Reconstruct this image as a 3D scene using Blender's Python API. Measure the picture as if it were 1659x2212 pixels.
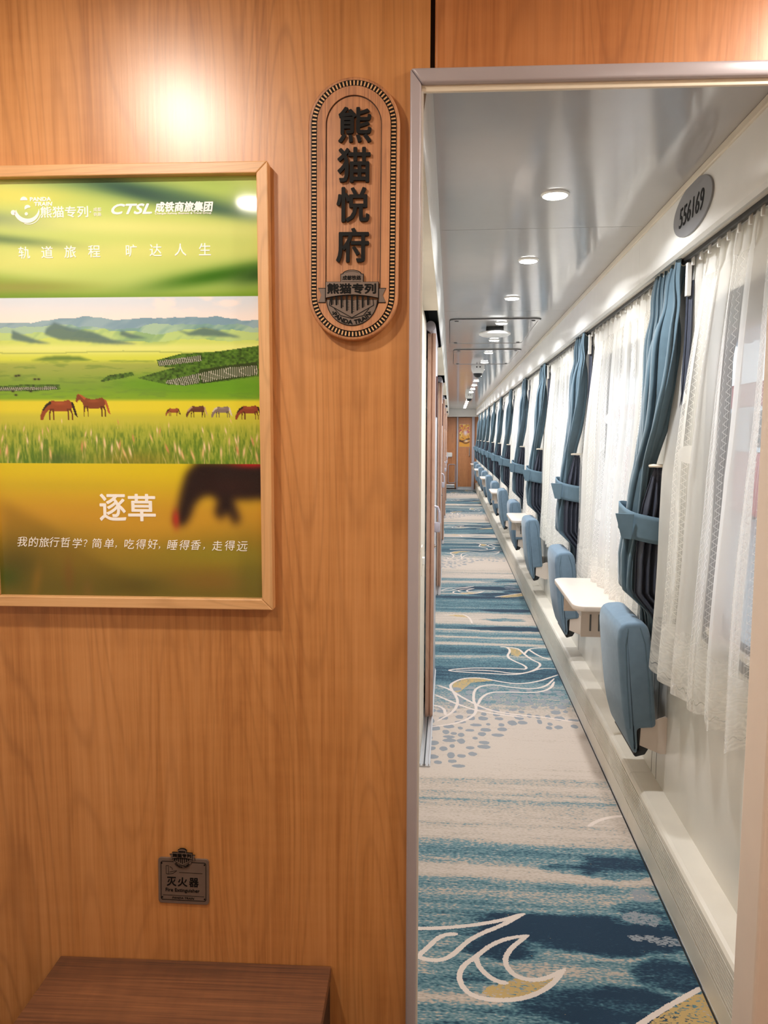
import bpy, bmesh, math, random
import numpy as np
from mathutils import Matrix, Vector, Euler
for o in list(bpy.data.objects): bpy.data.objects.remove(o)
SC = bpy.context.scene
COL = SC.collection
PI = math.pi

# ------------------------------------------------------------------ camera
CAM_H = 1.4
cam_d = bpy.data.cameras.new('camera'); cam = bpy.data.objects.new('camera', cam_d); COL.objects.link(cam)
cam_d.sensor_fit = 'HORIZONTAL'; cam_d.sensor_width = 36.0
cam_d.lens = 36.0 * 1657.07 / 1659.0
cam_d.clip_start = 0.05
pitch, yaw, roll = 0.0985353, 0.0859157, 0.002056
fw = Vector((-math.sin(yaw)*math.cos(pitch), math.cos(yaw)*math.cos(pitch), -math.sin(pitch)))
rt = Vector((math.cos(yaw), math.sin(yaw), 0)); up = rt.cross(fw)
r2 = rt*math.cos(roll) + up*math.sin(roll); u2 = up*math.cos(roll) - rt*math.sin(roll)
m = Matrix((r2, u2, -fw)).transposed().to_4x4(); m.translation = (0, 0, CAM_H)
cam.matrix_world = m
SC.camera = cam

# ------------------------------------------------------------------ world, view
w = bpy.data.worlds.new('daylight'); SC.world = w; w.use_nodes = True
w.node_tree.nodes['Background'].inputs[0].default_value = (0.82, 0.91, 1.0, 1)
w.node_tree.nodes['Background'].inputs[1].default_value = 2.5
SC.view_settings.view_transform = 'Standard'; SC.view_settings.look = 'None'
SC.view_settings.gamma = 1.0; SC.view_settings.use_curve_mapping = False
SC.view_settings.exposure = 0.0
LAMP_CORRIDOR = 9.5         # watts of each corridor downlight
LAMP_VESTIBULE = 8.5        # watts of each vestibule downlight
SC.cycles.use_denoising = True
SC.cycles.transparent_max_bounces = 24
SC.cycles.max_bounces = 10; SC.cycles.diffuse_bounces = 6; SC.cycles.glossy_bounces = 4
SC.cycles.sample_clamp_indirect = 6.0
SC.cycles.caustics_reflective = False; SC.cycles.caustics_refractive = False

# ------------------------------------------------------------------ helpers
def lin(c):
    return tuple(((v/255.0)/12.92 if v/255.0 <= 0.04045 else ((v/255.0+0.055)/1.055)**2.4) for v in c)
def rgba(c): return lin(c) + (1.0,)

class NT:
    def __init__(s, name):
        s.m = bpy.data.materials.new(name); s.m.use_nodes = True
        s.t = s.m.node_tree; s.b = s.t.nodes['Principled BSDF']; s.out = s.t.nodes['Material Output']
    def n(s, typ, **kw):
        x = s.t.nodes.new(typ)
        for k, v in kw.items(): setattr(x, k, v)
        return x
    def l(s, a, b): s.t.links.new(a, b)
    def val(s, sock, v):
        if hasattr(v, 'is_output'): s.l(v, sock)
        else: sock.default_value = v
    def math(s, op, a, b=None, c=None, clamp=False):
        x = s.n('ShaderNodeMath', operation=op); x.use_clamp = clamp
        s.val(x.inputs[0], a)
        if b is not None: s.val(x.inputs[1], b)
        if c is not None: s.val(x.inputs[2], c)
        return x.outputs[0]
    def mix(s, f, a, b):
        x = s.n('ShaderNodeMix', data_type='RGBA')
        s.val(x.inputs[0], f); s.val(x.inputs[6], a); s.val(x.inputs[7], b)
        return x.outputs[2]
    def ramp(s, f, stops, interp='LINEAR'):
        x = s.n('ShaderNodeValToRGB'); x.color_ramp.interpolation = interp
        e = x.color_ramp.elements
        while len(e) > 1: e.remove(e[-1])
        e[0].position = stops[0][0]; e[0].color = stops[0][1]
        for p, c in stops[1:]:
            k = e.new(p); k.color = c
        s.val(x.inputs[0], f); return x.outputs[0]
    def coord(s, scale=(1, 1, 1), loc=(0, 0, 0), rot=(0, 0, 0), kind='Object'):
        c = s.n('ShaderNodeTexCoord'); mp = s.n('ShaderNodeMapping')
        mp.inputs['Scale'].default_value = scale; mp.inputs['Location'].default_value = loc; mp.inputs['Rotation'].default_value = rot
        s.l(c.outputs[kind], mp.inputs[0]); return mp.outputs[0]
    def noise(s, v, scale=5, detail=3, rough=0.5, dist=0.0):
        x = s.n('ShaderNodeTexNoise'); s.l(v, x.inputs['Vector'])
        x.inputs['Scale'].default_value = scale; x.inputs['Detail'].default_value = detail
        x.inputs['Roughness'].default_value = rough; x.inputs['Distortion'].default_value = dist
        return x.outputs[0]
    def bump(s, h, strength=0.2, dist=0.002):
        x = s.n('ShaderNodeBump'); x.inputs['Strength'].default_value = strength; x.inputs['Distance'].default_value = dist
        s.l(h, x.inputs['Height']); s.l(x.outputs[0], s.b.inputs['Normal'])

def mat(name, col, rough=0.5, metal=0.0, spec=0.5, vary=0.05, nscale=12, bump=0.0, coat=0.0, sheen=0.0):
    """plain coloured surface with a faint procedural mottling"""
    k = NT(name); b = k.b
    v = k.coord()
    n = k.noise(v, nscale, 4)
    c1 = tuple(x*(1-vary) for x in lin(col))+(1,); c2 = tuple(min(1, x*(1+vary)) for x in lin(col))+(1,)
    k.l(k.ramp(n, [(0.3, c1), (0.7, c2)]), b.inputs['Base Color'])
    b.inputs['Roughness'].default_value = rough; b.inputs['Metallic'].default_value = metal
    b.inputs['Specular IOR Level'].default_value = spec
    b.inputs['Coat Weight'].default_value = coat
    b.inputs['Sheen Weight'].default_value = sheen
    if bump:
        k.bump(k.noise(v, 900, 2), bump, 0.0006)
    return k.m

def emis(name, col, strength):
    k = NT(name); k.b.inputs['Base Color'].default_value = rgba(col)
    k.b.inputs['Emission Color'].default_value = rgba(col); k.b.inputs['Emission Strength'].default_value = strength
    return k.m

class MB:
    def __init__(s): s.bm = bmesh.new()
    def _take(s, t):
        me = bpy.data.meshes.new('tmp'); t.to_mesh(me); t.free(); s.bm.from_mesh(me); bpy.data.meshes.remove(me); return s
    def box(s, x0, x1, y0, y1, z0, z1, bevel=0.0, seg=2, M=None):
        t = bmesh.new(); bmesh.ops.create_cube(t, size=1.0)
        for v in t.verts:
            v.co = Vector((x0+(v.co.x+0.5)*(x1-x0), y0+(v.co.y+0.5)*(y1-y0), z0+(v.co.z+0.5)*(z1-z0)))
        if bevel: bmesh.ops.bevel(t, geom=list(t.edges), offset=bevel, segments=seg, profile=0.5, affect='EDGES')
        if M is not None: bmesh.ops.transform(t, matrix=M, verts=t.verts)
        return s._take(t)
    def prism(s, pts, axis, a, b, bevel=0.0, seg=2, M=None):
        t = bmesh.new()
        def P(p, h):
            return {'x': (h, p[0], p[1]), 'y': (p[0], h, p[1]), 'z': (p[0], p[1], h)}[axis]
        A = [t.verts.new(P(p, a)) for p in pts]; B = [t.verts.new(P(p, b)) for p in pts]
        n = len(pts)
        t.faces.new(A); t.faces.new(B[::-1])
        for i in range(n): t.faces.new((A[i], B[i], B[(i+1) % n], A[(i+1) % n]))
        bmesh.ops.recalc_face_normals(t, faces=t.faces)
        if bevel: bmesh.ops.bevel(t, geom=list(t.edges), offset=bevel, segments=seg, profile=0.5, affect='EDGES')
        if M is not None: bmesh.ops.transform(t, matrix=M, verts=t.verts)
        return s._take(t)
    def ring(s, outer, inner, axis, a, b):
        """plate with a hole: outer and inner loops with the same number of points"""
        t = bmesh.new()
        def P(p, h):
            return {'x': (h, p[0], p[1]), 'y': (p[0], h, p[1]), 'z': (p[0], p[1], h)}[axis]
        n = len(outer)
        oa = [t.verts.new(P(p, a)) for p in outer]; ob = [t.verts.new(P(p, b)) for p in outer]
        ia = [t.verts.new(P(p, a)) for p in inner]; ib = [t.verts.new(P(p, b)) for p in inner]
        for i in range(n):
            j = (i+1) % n
            t.faces.new((oa[i], oa[j], ia[j], ia[i])); t.faces.new((ob[j], ob[i], ib[i], ib[j]))
            t.faces.new((oa[j], oa[i], ob[i], ob[j])); t.faces.new((ia[i], ia[j], ib[j], ib[i]))
        bmesh.ops.recalc_face_normals(t, faces=t.faces)
        return s._take(t)
    def cyl(s, p0, p1, r0, r1=None, seg=20):
        r1 = r0 if r1 is None else r1
        p0 = Vector(p0); p1 = Vector(p1); d = p1-p0
        t = bmesh.new(); bmesh.ops.create_cone(t, cap_ends=True, segments=seg, radius1=r0, radius2=r1, depth=d.length)
        M = Matrix.Translation((p0+p1)/2) @ d.to_track_quat('Z', 'Y').to_matrix().to_4x4()
        bmesh.ops.transform(t, matrix=M, verts=t.verts)
        return s._take(t)
    def lathe(s, prof, seg=32, M=None):
        """profile of (radius, z) spun about z"""
        t = bmesh.new(); rows = []
        for r, z in prof:
            rows.append([t.verts.new((r*math.cos(2*PI*i/seg), r*math.sin(2*PI*i/seg), z)) for i in range(seg)])
        for a, b in zip(rows, rows[1:]):
            for i in range(seg):
                j = (i+1) % seg; t.faces.new((a[i], a[j], b[j], b[i]))
        t.faces.new(rows[0][::-1]); t.faces.new(rows[-1])
        bmesh.ops.remove_doubles(t, verts=t.verts, dist=1e-6)
        bmesh.ops.recalc_face_normals(t, faces=t.faces)
        if M is not None: bmesh.ops.transform(t, matrix=M, verts=t.verts)
        return s._take(t)
    def tube(s, pts, r, seg=8):
        pts = [Vector(p) for p in pts]; t = bmesh.new(); rows = []
        ref = Vector((0.31, 0.17, 0.93))
        for i, p in enumerate(pts):
            d = (pts[min(i+1, len(pts)-1)]-pts[max(i-1, 0)]).normalized()
            a = d.cross(ref).normalized(); b = d.cross(a)
            rows.append([t.verts.new(p+r*(a*math.cos(2*PI*k/seg)+b*math.sin(2*PI*k/seg))) for k in range(seg)])
        for a, b in zip(rows, rows[1:]):
            for i in range(seg):
                j = (i+1) % seg; t.faces.new((a[i], a[j], b[j], b[i]))
        t.faces.new(rows[0][::-1]); t.faces.new(rows[-1])
        bmesh.ops.recalc_face_normals(t, faces=t.faces)
        return s._take(t)
    def sheet(s, P, closed=False):
        """P: rows of points"""
        t = bmesh.new(); R = [[t.verts.new(p) for p in row] for row in P]
        for a, b in zip(R, R[1:]):
            n = len(a)
            for i in range(n if closed else n-1):
                j = (i+1) % n; t.faces.new((a[i], a[j], b[j], b[i]))
        return s._take(t)
    def mesh(s, me, M=None):
        t = bmesh.new(); t.from_mesh(me)
        if M is not None: bmesh.ops.transform(t, matrix=M, verts=t.verts)
        return s._take(t)
    def build(s, name, material, parent=None, smooth=None, loc=None):
        me = bpy.data.meshes.new(name); s.bm.to_mesh(me); s.bm.free()
        return link(name, me, material, parent, smooth, loc)

def link(name, me, material, parent=None, smooth=None, loc=None):
    if material is not None and not me.materials: me.materials.append(material)
    if smooth is not None:
        me.polygons.foreach_set('use_smooth', [True]*len(me.polygons))
        if smooth < 180: me.set_sharp_from_angle(angle=math.radians(smooth))
    o = bpy.data.objects.new(name, me); COL.objects.link(o)
    if parent is not None: o.parent = parent
    if loc is not None: o.location = loc
    return o

def tag(o, label, cat, group=None):
    o['label'] = label; o['category'] = cat
    if group: o['group'] = group
    return o
def thing(name, label, cat, loc=(0, 0, 0), rz=0.0, group=None):
    o = bpy.data.objects.new(name, None); COL.objects.link(o); o.empty_display_size = 0.05
    o.location = loc; o.rotation_euler = (0, 0, rz)
    return tag(o, label, cat, group)
def struct(o): o['kind'] = 'structure'; return o
def copy_tree(o, parent=None):
    kids = [c for c in ALLKIDS(o)]
    c = o.copy(); COL.objects.link(c)
    if parent is not None: c.parent = parent
    for k in kids: copy_tree(k, c)
    return c
def ALLKIDS(o): return [c for c in bpy.data.objects if c.parent == o]
ORD = ['first', 'second', 'third', 'fourth', 'fifth', 'sixth', 'seventh', 'eighth', 'ninth', 'tenth', 'eleventh', 'twelfth',
       'thirteenth', 'fourteenth', 'fifteenth', 'sixteenth', 'seventeenth', 'eighteenth', 'nineteenth', 'twentieth', 'twenty-first', 'twenty-second']

def text_mesh(body, size, depth=0.0004, offset=0.0, shear=0.0, align='CENTER', sx=1.0, spacing=1.0):
    """flat lettering in the local xz plane, facing -y; centred on its own box when align is CENTER"""
    cu = bpy.data.curves.new('t', 'FONT'); cu.body = body; cu.size = size; cu.extrude = depth/2
    cu.offset = offset; cu.shear = shear; cu.resolution_u = 3; cu.space_character = spacing
    ob = bpy.data.objects.new('t', cu); COL.objects.link(ob)
    dg = bpy.context.evaluated_depsgraph_get(); dg.update()
    me = bpy.data.meshes.new_from_object(ob.evaluated_get(dg))
    bpy.data.objects.remove(ob); bpy.data.curves.remove(cu)
    n = len(me.vertices); co = np.empty(n*3, dtype=np.float32); me.vertices.foreach_get('co', co); co = co.reshape(-1, 3)
    if align == 'CENTER':
        lo = co.min(0); hi = co.max(0); co[:, 0] -= (lo[0]+hi[0])/2; co[:, 1] -= (lo[1]+hi[1])/2
    co[:, 0] *= sx
    co2 = np.stack([co[:, 0], -co[:, 2], co[:, 1]], 1)
    me.vertices.foreach_set('co', co2.astype(np.float32).ravel()); me.update(); me.materials.clear()
    return me
def mesh_pts(me):
    co = np.empty(len(me.vertices)*3, dtype=np.float32); me.vertices.foreach_get('co', co); return co.reshape(-1, 3)
def set_pts(me, co): me.vertices.foreach_set('co', co.astype(np.float32).ravel()); me.update()
def T(x=0, y=0, z=0): return Matrix.Translation((x, y, z))

def rrect(x0, x1, y0, y1, r, seg=6):
    P = []
    for cx, cy, a in ((x1-r, y1-r, 0), (x0+r, y1-r, PI/2), (x0+r, y0+r, PI), (x1-r, y0+r, 1.5*PI)):
        for i in range(seg+1):
            t = a + (PI/2)*i/seg; P.append((cx+r*math.cos(t), cy+r*math.sin(t)))
    return P
def vnoise(x, y, seed=0):
    """smooth value noise in numpy"""
    xi = np.floor(x).astype(np.int64); yi = np.floor(y).astype(np.int64); fx = x-xi; fy = y-yi
    fx = fx*fx*(3-2*fx); fy = fy*fy*(3-2*fy)
    def h(a, b):
        n = (a*374761393 + b*668265263 + seed*144665) & 0x7fffffff
        n = ((n ^ (n >> 13))*1274126177) & 0x7fffffff
        return ((n ^ (n >> 16)) & 0xffff)/65535.0
    return (h(xi, yi)*(1-fx)+h(xi+1, yi)*fx)*(1-fy)+(h(xi, yi+1)*(1-fx)+h(xi+1, yi+1)*fx)*fy
def fbm(x, y, seed=0, oct=4):
    s = 0; a = 0.5
    for k in range(oct): s = s + a*vnoise(x*2**k, y*2**k, seed+k*17); a *= 0.5
    return s/(1-0.5**oct)
def grid_mesh(name, P, nx, ny, cols=None, attrs=None):
    """P: (ny*nx,3); fast grid of quads with an optional colour attribute and float attributes"""
    me = bpy.data.meshes.new(name)
    i = np.arange(ny-1)[:, None]*nx + np.arange(nx-1)[None, :]
    F = np.stack([i, i+1, i+1+nx, i+nx], -1).reshape(-1, 4)
    me.vertices.add(nx*ny); me.vertices.foreach_set('co', P.astype(np.float32).ravel())
    me.loops.add(F.size); me.loops.foreach_set('vertex_index', F.astype(np.int32).ravel())
    me.polygons.add(len(F)); me.polygons.foreach_set('loop_start', (np.arange(len(F))*4).astype(np.int32))
    me.update(calc_edges=True); me.validate()
    if cols is not None:
        a = me.color_attributes.new('print', 'FLOAT_COLOR', 'POINT')
        a.data.foreach_set('color', np.concatenate([cols, np.ones((len(cols), 1))], 1).astype(np.float32).ravel())
    for k, v in (attrs or {}).items():
        a = me.attributes.new(k, 'FLOAT', 'POINT'); a.data.foreach_set('value', v.astype(np.float32).ravel())
    return me

# ------------------------------------------------------------------ materials
def wood_laminate(name, c_light, c_mid, c_dark, rough=0.3, vertical=True, grain=1.0, seed=0.0, figure=1.0):
    k = NT(name); b = k.b
    R = (0, 0, 0)
    st = (1, 1, 0.02) if vertical else (0.02, 1, 1)
    v = k.coord(scale=st, loc=(seed, seed*0.7, seed*1.3))
    fib = k.noise(v, 160*grain, 3, 0.6)
    # flat-sawn figure: contour lines of a slow height field stretched along the grain
    v2 = k.coord(scale=(1, 1, 0.12) if vertical else (0.12, 1, 1), loc=(seed*2+0.3, 0, seed))
    h = k.noise(v2, 6.5*grain, 1.0, 0.35, 0.05)
    ring = k.math('SINE', k.math('MULTIPLY', k.math('ADD', h, k.math('MULTIPLY', fib, 0.010)), 120.0))
    ring = k.math('POWER', k.math('MULTIPLY_ADD', ring, 0.5, 0.5), 6.0)
    v3 = k.coord(scale=(1, 1, 0.10) if vertical else (0.10, 1, 1), loc=(seed, 1, 0))
    broad = k.noise(v3, 8*grain, 3, 0.5, 0.2)
    curl = k.noise(k.coord(scale=(1.2, 1, 6.5) if vertical else (6.5, 1, 1.2)), 5, 2, 0.6)
    t = k.math('MULTIPLY_ADD', fib, 0.50, k.math('MULTIPLY', broad, 0.54))
    t = k.math('MULTIPLY_ADD', curl, 0.12, t)
    base = k.ramp(t, [(0.38, rgba(c_dark)), (0.56, rgba(c_mid)), (0.78, rgba(c_light))])
    mod = k.math('MULTIPLY', ring, k.math('MULTIPLY', k.noise(v3, 6, 2), 0.55*figure))
    k.l(k.mix(mod, base, rgba(tuple(x*0.86 for x in c_dark))), b.inputs['Base Color'])
    b.inputs['Roughness'].default_value = rough
    b.inputs['Specular IOR Level'].default_value = 1.0
    k.bump(fib, 0.08, 0.0008)
    return k.m

M_WOOD = wood_laminate('cherry_laminate', (215, 154, 97), (198, 136, 77), (168, 106, 52), 0.35, seed=1.7)
M_WOOD2 = wood_laminate('cherry_laminate_lintel', (208, 142, 90), (192, 124, 70), (168, 100, 50), 0.35, seed=4.1)
M_BEECH = wood_laminate('beech_moulding', (226, 180, 128), (216, 166, 112), (200, 148, 96), 0.45, grain=2.0, seed=2.2)
M_BEECH_H = wood_laminate('beech_moulding_rail', (226, 180, 128), (216, 166, 112), (200, 148, 96), 0.45, vertical=False, grain=2.0, seed=3.2)
M_OAK = wood_laminate('plaque_oak', (206, 148, 98), (180, 120, 74), (110, 64, 36), 0.6, grain=2.4, seed=5.0, figure=0.4)
M_BENCH = wood_laminate('bench_oak_top', (140, 92, 58), (98, 60, 36), (48, 28, 18), 0.5, vertical=False, grain=1.5, seed=6.0, figure=0.35)
M_BENCH_D = mat('bench_dark_panel', (52, 32, 22), 0.6)  # dark brown for bench sides and narrow grooves
M_GREY = mat('grey_extrusion', (178, 172, 180), 0.32, 0.1, 0.5, 0.02)
M_CREAM = mat('cream_profile', (226, 216, 198), 0.4, vary=0.02)
M_JAMB = mat('pale_pink_cream_jamb', (238, 222, 210), 0.45, vary=0.02)
M_WHITE = mat('white_gloss_panel', (232, 231, 227), 0.25, vary=0.02)
M_IVORY = mat('ivory_wall_panel', (216, 212, 203), 0.3, vary=0.02, coat=0.1)
M_IVORY2 = mat('ivory_moulded_plastic', (220, 213, 200), 0.42, vary=0.03)
M_CEIL = mat('glossy_grey_ceiling', (176, 172, 170), 0.12, 0.0, 0.5, 0.015, coat=0.08)
M_LINE = mat('dark_joint', (84, 82, 82), 0.6)
M_BLACK = mat('recess_shade_black', (12, 12, 13), 0.6)  # black standing in for the shade inside recesses and gaps
M_BLACKP = mat('black_plastic', (24, 25, 28), 0.45)
M_BLACKC = mat('black_raised_character', (12, 12, 13), 0.5, spec=0.25)
M_RUBBER = mat('dark_grey_window_surround', (92, 92, 92), 0.6, vary=0.08)
M_ALU = mat('brushed_aluminium', (196, 198, 200), 0.3, 0.9, vary=0.04)
M_STEEL = mat('chrome', (214, 214, 216), 0.15, 1.0)
M_PLATE = mat('bronze_grey_metal', (132, 118, 110), 0.38, 0.55, vary=0.06, nscale=60)
M_OVAL = mat('silver_grey_oval', (138, 138, 140), 0.35, 0.4, vary=0.05)
M_INK = mat('black_print', (8, 8, 8), 0.6, spec=0.2)
M_PRINTW = mat('white_print', (255, 255, 253), 0.4, vary=0.01)
M_BROWN = wood_laminate('brown_door_edge', (196, 158, 134), (180, 140, 118), (152, 114, 96), 0.45, grain=1.5, seed=7.0)
M_LAV = mat('pale_lavender_door_skin', (196, 192, 198), 0.3, vary=0.02)
M_SIGNB = mat('dark_brown_sign', (78, 44, 36), 0.5)
M_SEAT = mat('steel_blue_seat_fabric', (108, 130, 148), 0.85, spec=0.2, vary=0.06, nscale=40, bump=0.25, sheen=0.2)
M_CLOTH = mat('slate_blue_curtain_fabric', (84, 107, 120), 0.7, spec=0.25, vary=0.06, nscale=30, bump=0.15, sheen=0.35)
M_LINING = mat('charcoal_curtain_lining', (64, 68, 80), 0.6, spec=0.3, vary=0.08, nscale=30)
M_TIE = mat('tieback_fabric', (96, 118, 132), 0.8, spec=0.2, vary=0.05, nscale=40, bump=0.2)
M_TABLE = mat('pinkish_cream_table', (214, 200, 188), 0.35, vary=0.02)
M_LAMP = emis('downlight_lens', (255, 252, 246), 30.0)
M_LAMPW = emis('vestibule_lamp_lens', (255, 240, 222), 60.0)
M_VWALL = mat('vestibule_cream_laminate', (214, 200, 182), 0.5)
M_VCEIL = mat('vestibule_ceiling_panel', (216, 206, 192), 0.4)
M_VFLOOR = mat('vestibule_floor_vinyl', (120, 92, 70), 0.4)

def glass_mat():
    k = NT('window_glass'); t = k.t
    tr = k.n('ShaderNodeBsdfTransparent'); tr.inputs[0].default_value = (0.93, 0.96, 0.96, 1)
    gl = k.n('ShaderNodeBsdfGlossy'); gl.inputs['Roughness'].default_value = 0.02
    lw = k.n('ShaderNodeLayerWeight'); lw.inputs[0].default_value = 0.5
    fr = k.math('MULTIPLY_ADD', k.math('POWER', lw.outputs['Facing'], 5.0), 0.5, 0.03)
    mx = k.n('ShaderNodeMixShader'); k.l(fr, mx.inputs[0]); k.l(tr.outputs[0], mx.inputs[1]); k.l(gl.outputs[0], mx.inputs[2])
    k.l(mx.outputs[0], k.out.inputs[0]); return k.m
M_GLASS = glass_mat()

def lace_mat():
    """net with woven bands, zigzag threads and a dense scalloped hem; UV in metres: u along the cloth, v = height above the hem"""
    k = NT('white_lace')
    uv = k.n('ShaderNodeTexCoord').outputs['UV']
    sep = k.n('ShaderNodeSeparateXYZ'); k.l(uv, sep.inputs[0]); U, V = sep.outputs[0], sep.outputs[1]
    # dense vertical bands
    band = k.math('MULTIPLY_ADD', k.math('SINE', k.math('MULTIPLY', U, 2*PI/0.30)), 0.5, 0.5)
    band = k.math('SMOOTH_MIN', k.math('MULTIPLY', band, 1.6), 1.0, 0.3)
    band = k.math('GREATER_THAN', k.math('ADD', band, k.math('MULTIPLY', k.math('SINE', k.math('MULTIPLY', V, 60)), 0.03)), 0.62)
    # net threads
    thr = k.math('GREATER_THAN', k.math('SINE', k.math('MULTIPLY', U, 2*PI/0.0042)), 0.35)
    zz = k.math('PINGPONG', V, 0.010)
    zig = k.math('GREATER_THAN', k.math('SINE', k.math('MULTIPLY', k.math('ADD', U, zz), 2*PI/0.019)), 0.94)
    # hem and motifs
    vor = k.n('ShaderNodeTexVoronoi', feature='F1'); vor.inputs['Scale'].default_value = 9.0
    k.l(uv, vor.inputs['Vector'])
    motif = k.math('LESS_THAN', vor.outputs['Distance'], 0.26)
    hemtop = k.math('MULTIPLY_ADD', k.math('ABSOLUTE', k.math('SINE', k.math('MULTIPLY', U, PI/0.15))), 0.06, 0.13)
    hem = k.math('LESS_THAN', V, hemtop)
    hole = k.math('LESS_THAN', k.math('ABSOLUTE', k.math('SUBTRACT', k.math('SINE', k.math('MULTIPLY', U, 2*PI/0.022)), k.math('MULTIPLY', k.math('SUBTRACT', V, 0.028), 180))), 0.35)
    swirl = k.n('ShaderNodeTexWave', wave_type='RINGS'); swirl.inputs['Scale'].default_value = 16; swirl.inputs['Distortion'].default_value = 22; swirl.inputs['Detail Scale'].default_value = 1.4
    swirl.inputs['Detail'].default_value = 2; k.l(uv, swirl.inputs['Vector'])
    net = k.math('ADD', 0.34, k.math('MULTIPLY', thr, 0.16))
    a = k.math('MAXIMUM', net, k.math('MULTIPLY', zig, 0.75))
    a = k.math('MAXIMUM', a, k.math('MULTIPLY', band, 0.86))
    a = k.math('MAXIMUM', a, k.math('MULTIPLY', k.math('MULTIPLY', motif, k.math('GREATER_THAN', k.noise(k.coord(kind='UV'), 3.0, 0), 0.5)), 0.88))
    vor2 = k.n('ShaderNodeTexVoronoi', feature='DISTANCE_TO_EDGE'); vor2.inputs['Scale'].default_value = 34.0; k.l(uv, vor2.inputs['Vector'])
    edge = k.math('LESS_THAN', vor2.outputs['Distance'], 0.07)
    hd = k.math('ADD', k.math('MULTIPLY_ADD', swirl.outputs['Fac'], 0.20, 0.66), k.math('MULTIPLY', edge, 0.12))
    a = k.math('ADD', k.math('MULTIPLY', a, k.math('SUBTRACT', 1.0, hem)), k.math('MULTIPLY', hem, hd))
    top = k.math('GREATER_THAN', V, 1.17)
    a = k.math('MAXIMUM', a, k.math('MULTIPLY', top, 0.9))
    a = k.math('MULTIPLY', a, k.math('SUBTRACT', 1.0, k.math('MULTIPLY', k.math('MULTIPLY', hole, k.math('LESS_THAN', V, 0.04)), 0.6)))
    df = k.n('ShaderNodeBsdfDiffuse'); df.inputs[0].default_value = rgba((248, 247, 243))
    tl = k.n('ShaderNodeBsdfTranslucent'); tl.inputs[0].default_value = rgba((248, 247, 244))
    tr = k.n('ShaderNodeBsdfTransparent')
    m1 = k.n('ShaderNodeMixShader'); m1.inputs[0].default_value = 0.55; k.l(df.outputs[0], m1.inputs[1]); k.l(tl.outputs[0], m1.inputs[2])
    m2 = k.n('ShaderNodeMixShader'); k.l(a, m2.inputs[0]); k.l(tr.outputs[0], m2.inputs[1]); k.l(m1.outputs[0], m2.inputs[2])
    k.l(m2.outputs[0], k.out.inputs[0]); return k.m
M_LACE = lace_mat()

def print_mat(name, rough=0.12):
    k = NT(name); a = k.n('ShaderNodeVertexColor', layer_name='print')
    n = k.noise(k.coord(), 700, 2)
    k.l(k.mix(k.math('MULTIPLY', n, 0.02), a.outputs[0], (0.5, 0.5, 0.5, 1)), k.b.inputs['Base Color'])
    k.b.inputs['Roughness'].default_value = rough
    return k.m

def carpet_mat():
    k = NT('woven_wave_carpet'); b = k.b
    def at(nm):
        x = k.n('ShaderNodeAttribute', attribute_name=nm); return x.outputs['Fac']
    tone, ln, yl, pb = at('tone'), at('line'), at('yellow'), at('pebble')
    v = k.coord(scale=(0.42, 1, 1))
    s1 = k.noise(v, 200, 1, 0.5)
    s2 = k.noise(k.coord(scale=(0.10, 1, 1)), 120, 2, 0.6)
    s = k.math('ADD', k.math('MULTIPLY', k.math('SUBTRACT', s1, 0.5), 1.9), k.math('MULTIPLY', k.math('SUBTRACT', s2, 0.5), 0.9))
    t = k.math('ADD', tone, k.math('MULTIPLY', s, 0.46), clamp=True)
    col = k.ramp(t, [(0.0, rgba((186, 172, 160))), (0.30, rgba((166, 152, 138))), (0.36, rgba((118, 138, 142))), (0.52, rgba((86, 118, 125))),
                     (0.62, rgba((64, 98, 110))), (0.74, rgba((40, 70, 86))), (0.90, rgba((24, 48, 68)))])
    yn = k.math('ADD', yl, k.math('MULTIPLY', k.math('SUBTRACT', s1, 0.5), 1.6))
    col = k.mix(k.math('GREATER_THAN', yn, 0.5), col, rgba((178, 150, 98)))
    pn = k.math('ADD', pb, k.math('MULTIPLY', k.math('SUBTRACT', s1, 0.5), 0.5))
    col = k.mix(k.math('GREATER_THAN', pn, 0.5), col, rgba((132, 136, 140)))
    lnn = k.math('ADD', ln, k.math('MULTIPLY', k.math('SUBTRACT', k.noise(k.coord(), 260, 1), 0.5), 0.006))
    lm = k.math('LESS_THAN', lnn, 0.0075)
    col = k.mix(lm, col, rgba((206, 191, 180)))
    k.l(col, b.inputs['Base Color'])
    b.inputs['Roughness'].default_value = 0.95; b.inputs['Specular IOR Level'].default_value = 0.1
    b.inputs['Sheen Weight'].default_value = 0.15
    k.bump(k.math('ADD', k.math('MULTIPLY', k.noise(k.coord(), 500, 2), 0.6), lm), 0.35, 0.004)
    return k.m

# ================================================================== setting: vestibule
PA = 0.0319923; PY = 1.3            # the cross partition: angle and distance
PLOC = (0, PY, 0)
def on_partition(o): o.location = PLOC; o.rotation_euler = (0, 0, PA); return o
CZ = 2.1                            # corridor ceiling
L_END = 20.0

b = MB().prism([(-1.2, 0), (-0.066, 0), (-0.066, 1.975), (-0.0388, 1.975), (-0.0388, 2.24), (-1.2, 2.24)], 'y', 0, 0.05)
wall_front = struct(on_partition(b.build('wall_front', M_WOOD)))
b = MB().prism([(-0.0314, 1.975), (1.2, 1.975), (1.2, 2.24), (-0.0314, 2.24)], 'y', -0.004, 0.05, bevel=0.004, seg=3)
b.build('lintel_panel', M_WOOD2, wall_front)
MB().box(-0.045, -0.025, 0.018, 0.05, 1.975, 2.24).build('groove', M_BENCH_D, wall_front)
MB().box(0.60, 1.2, 0, 0.05, 0, 1.975).build('side_panel', M_WOOD2, wall_front)
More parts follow.
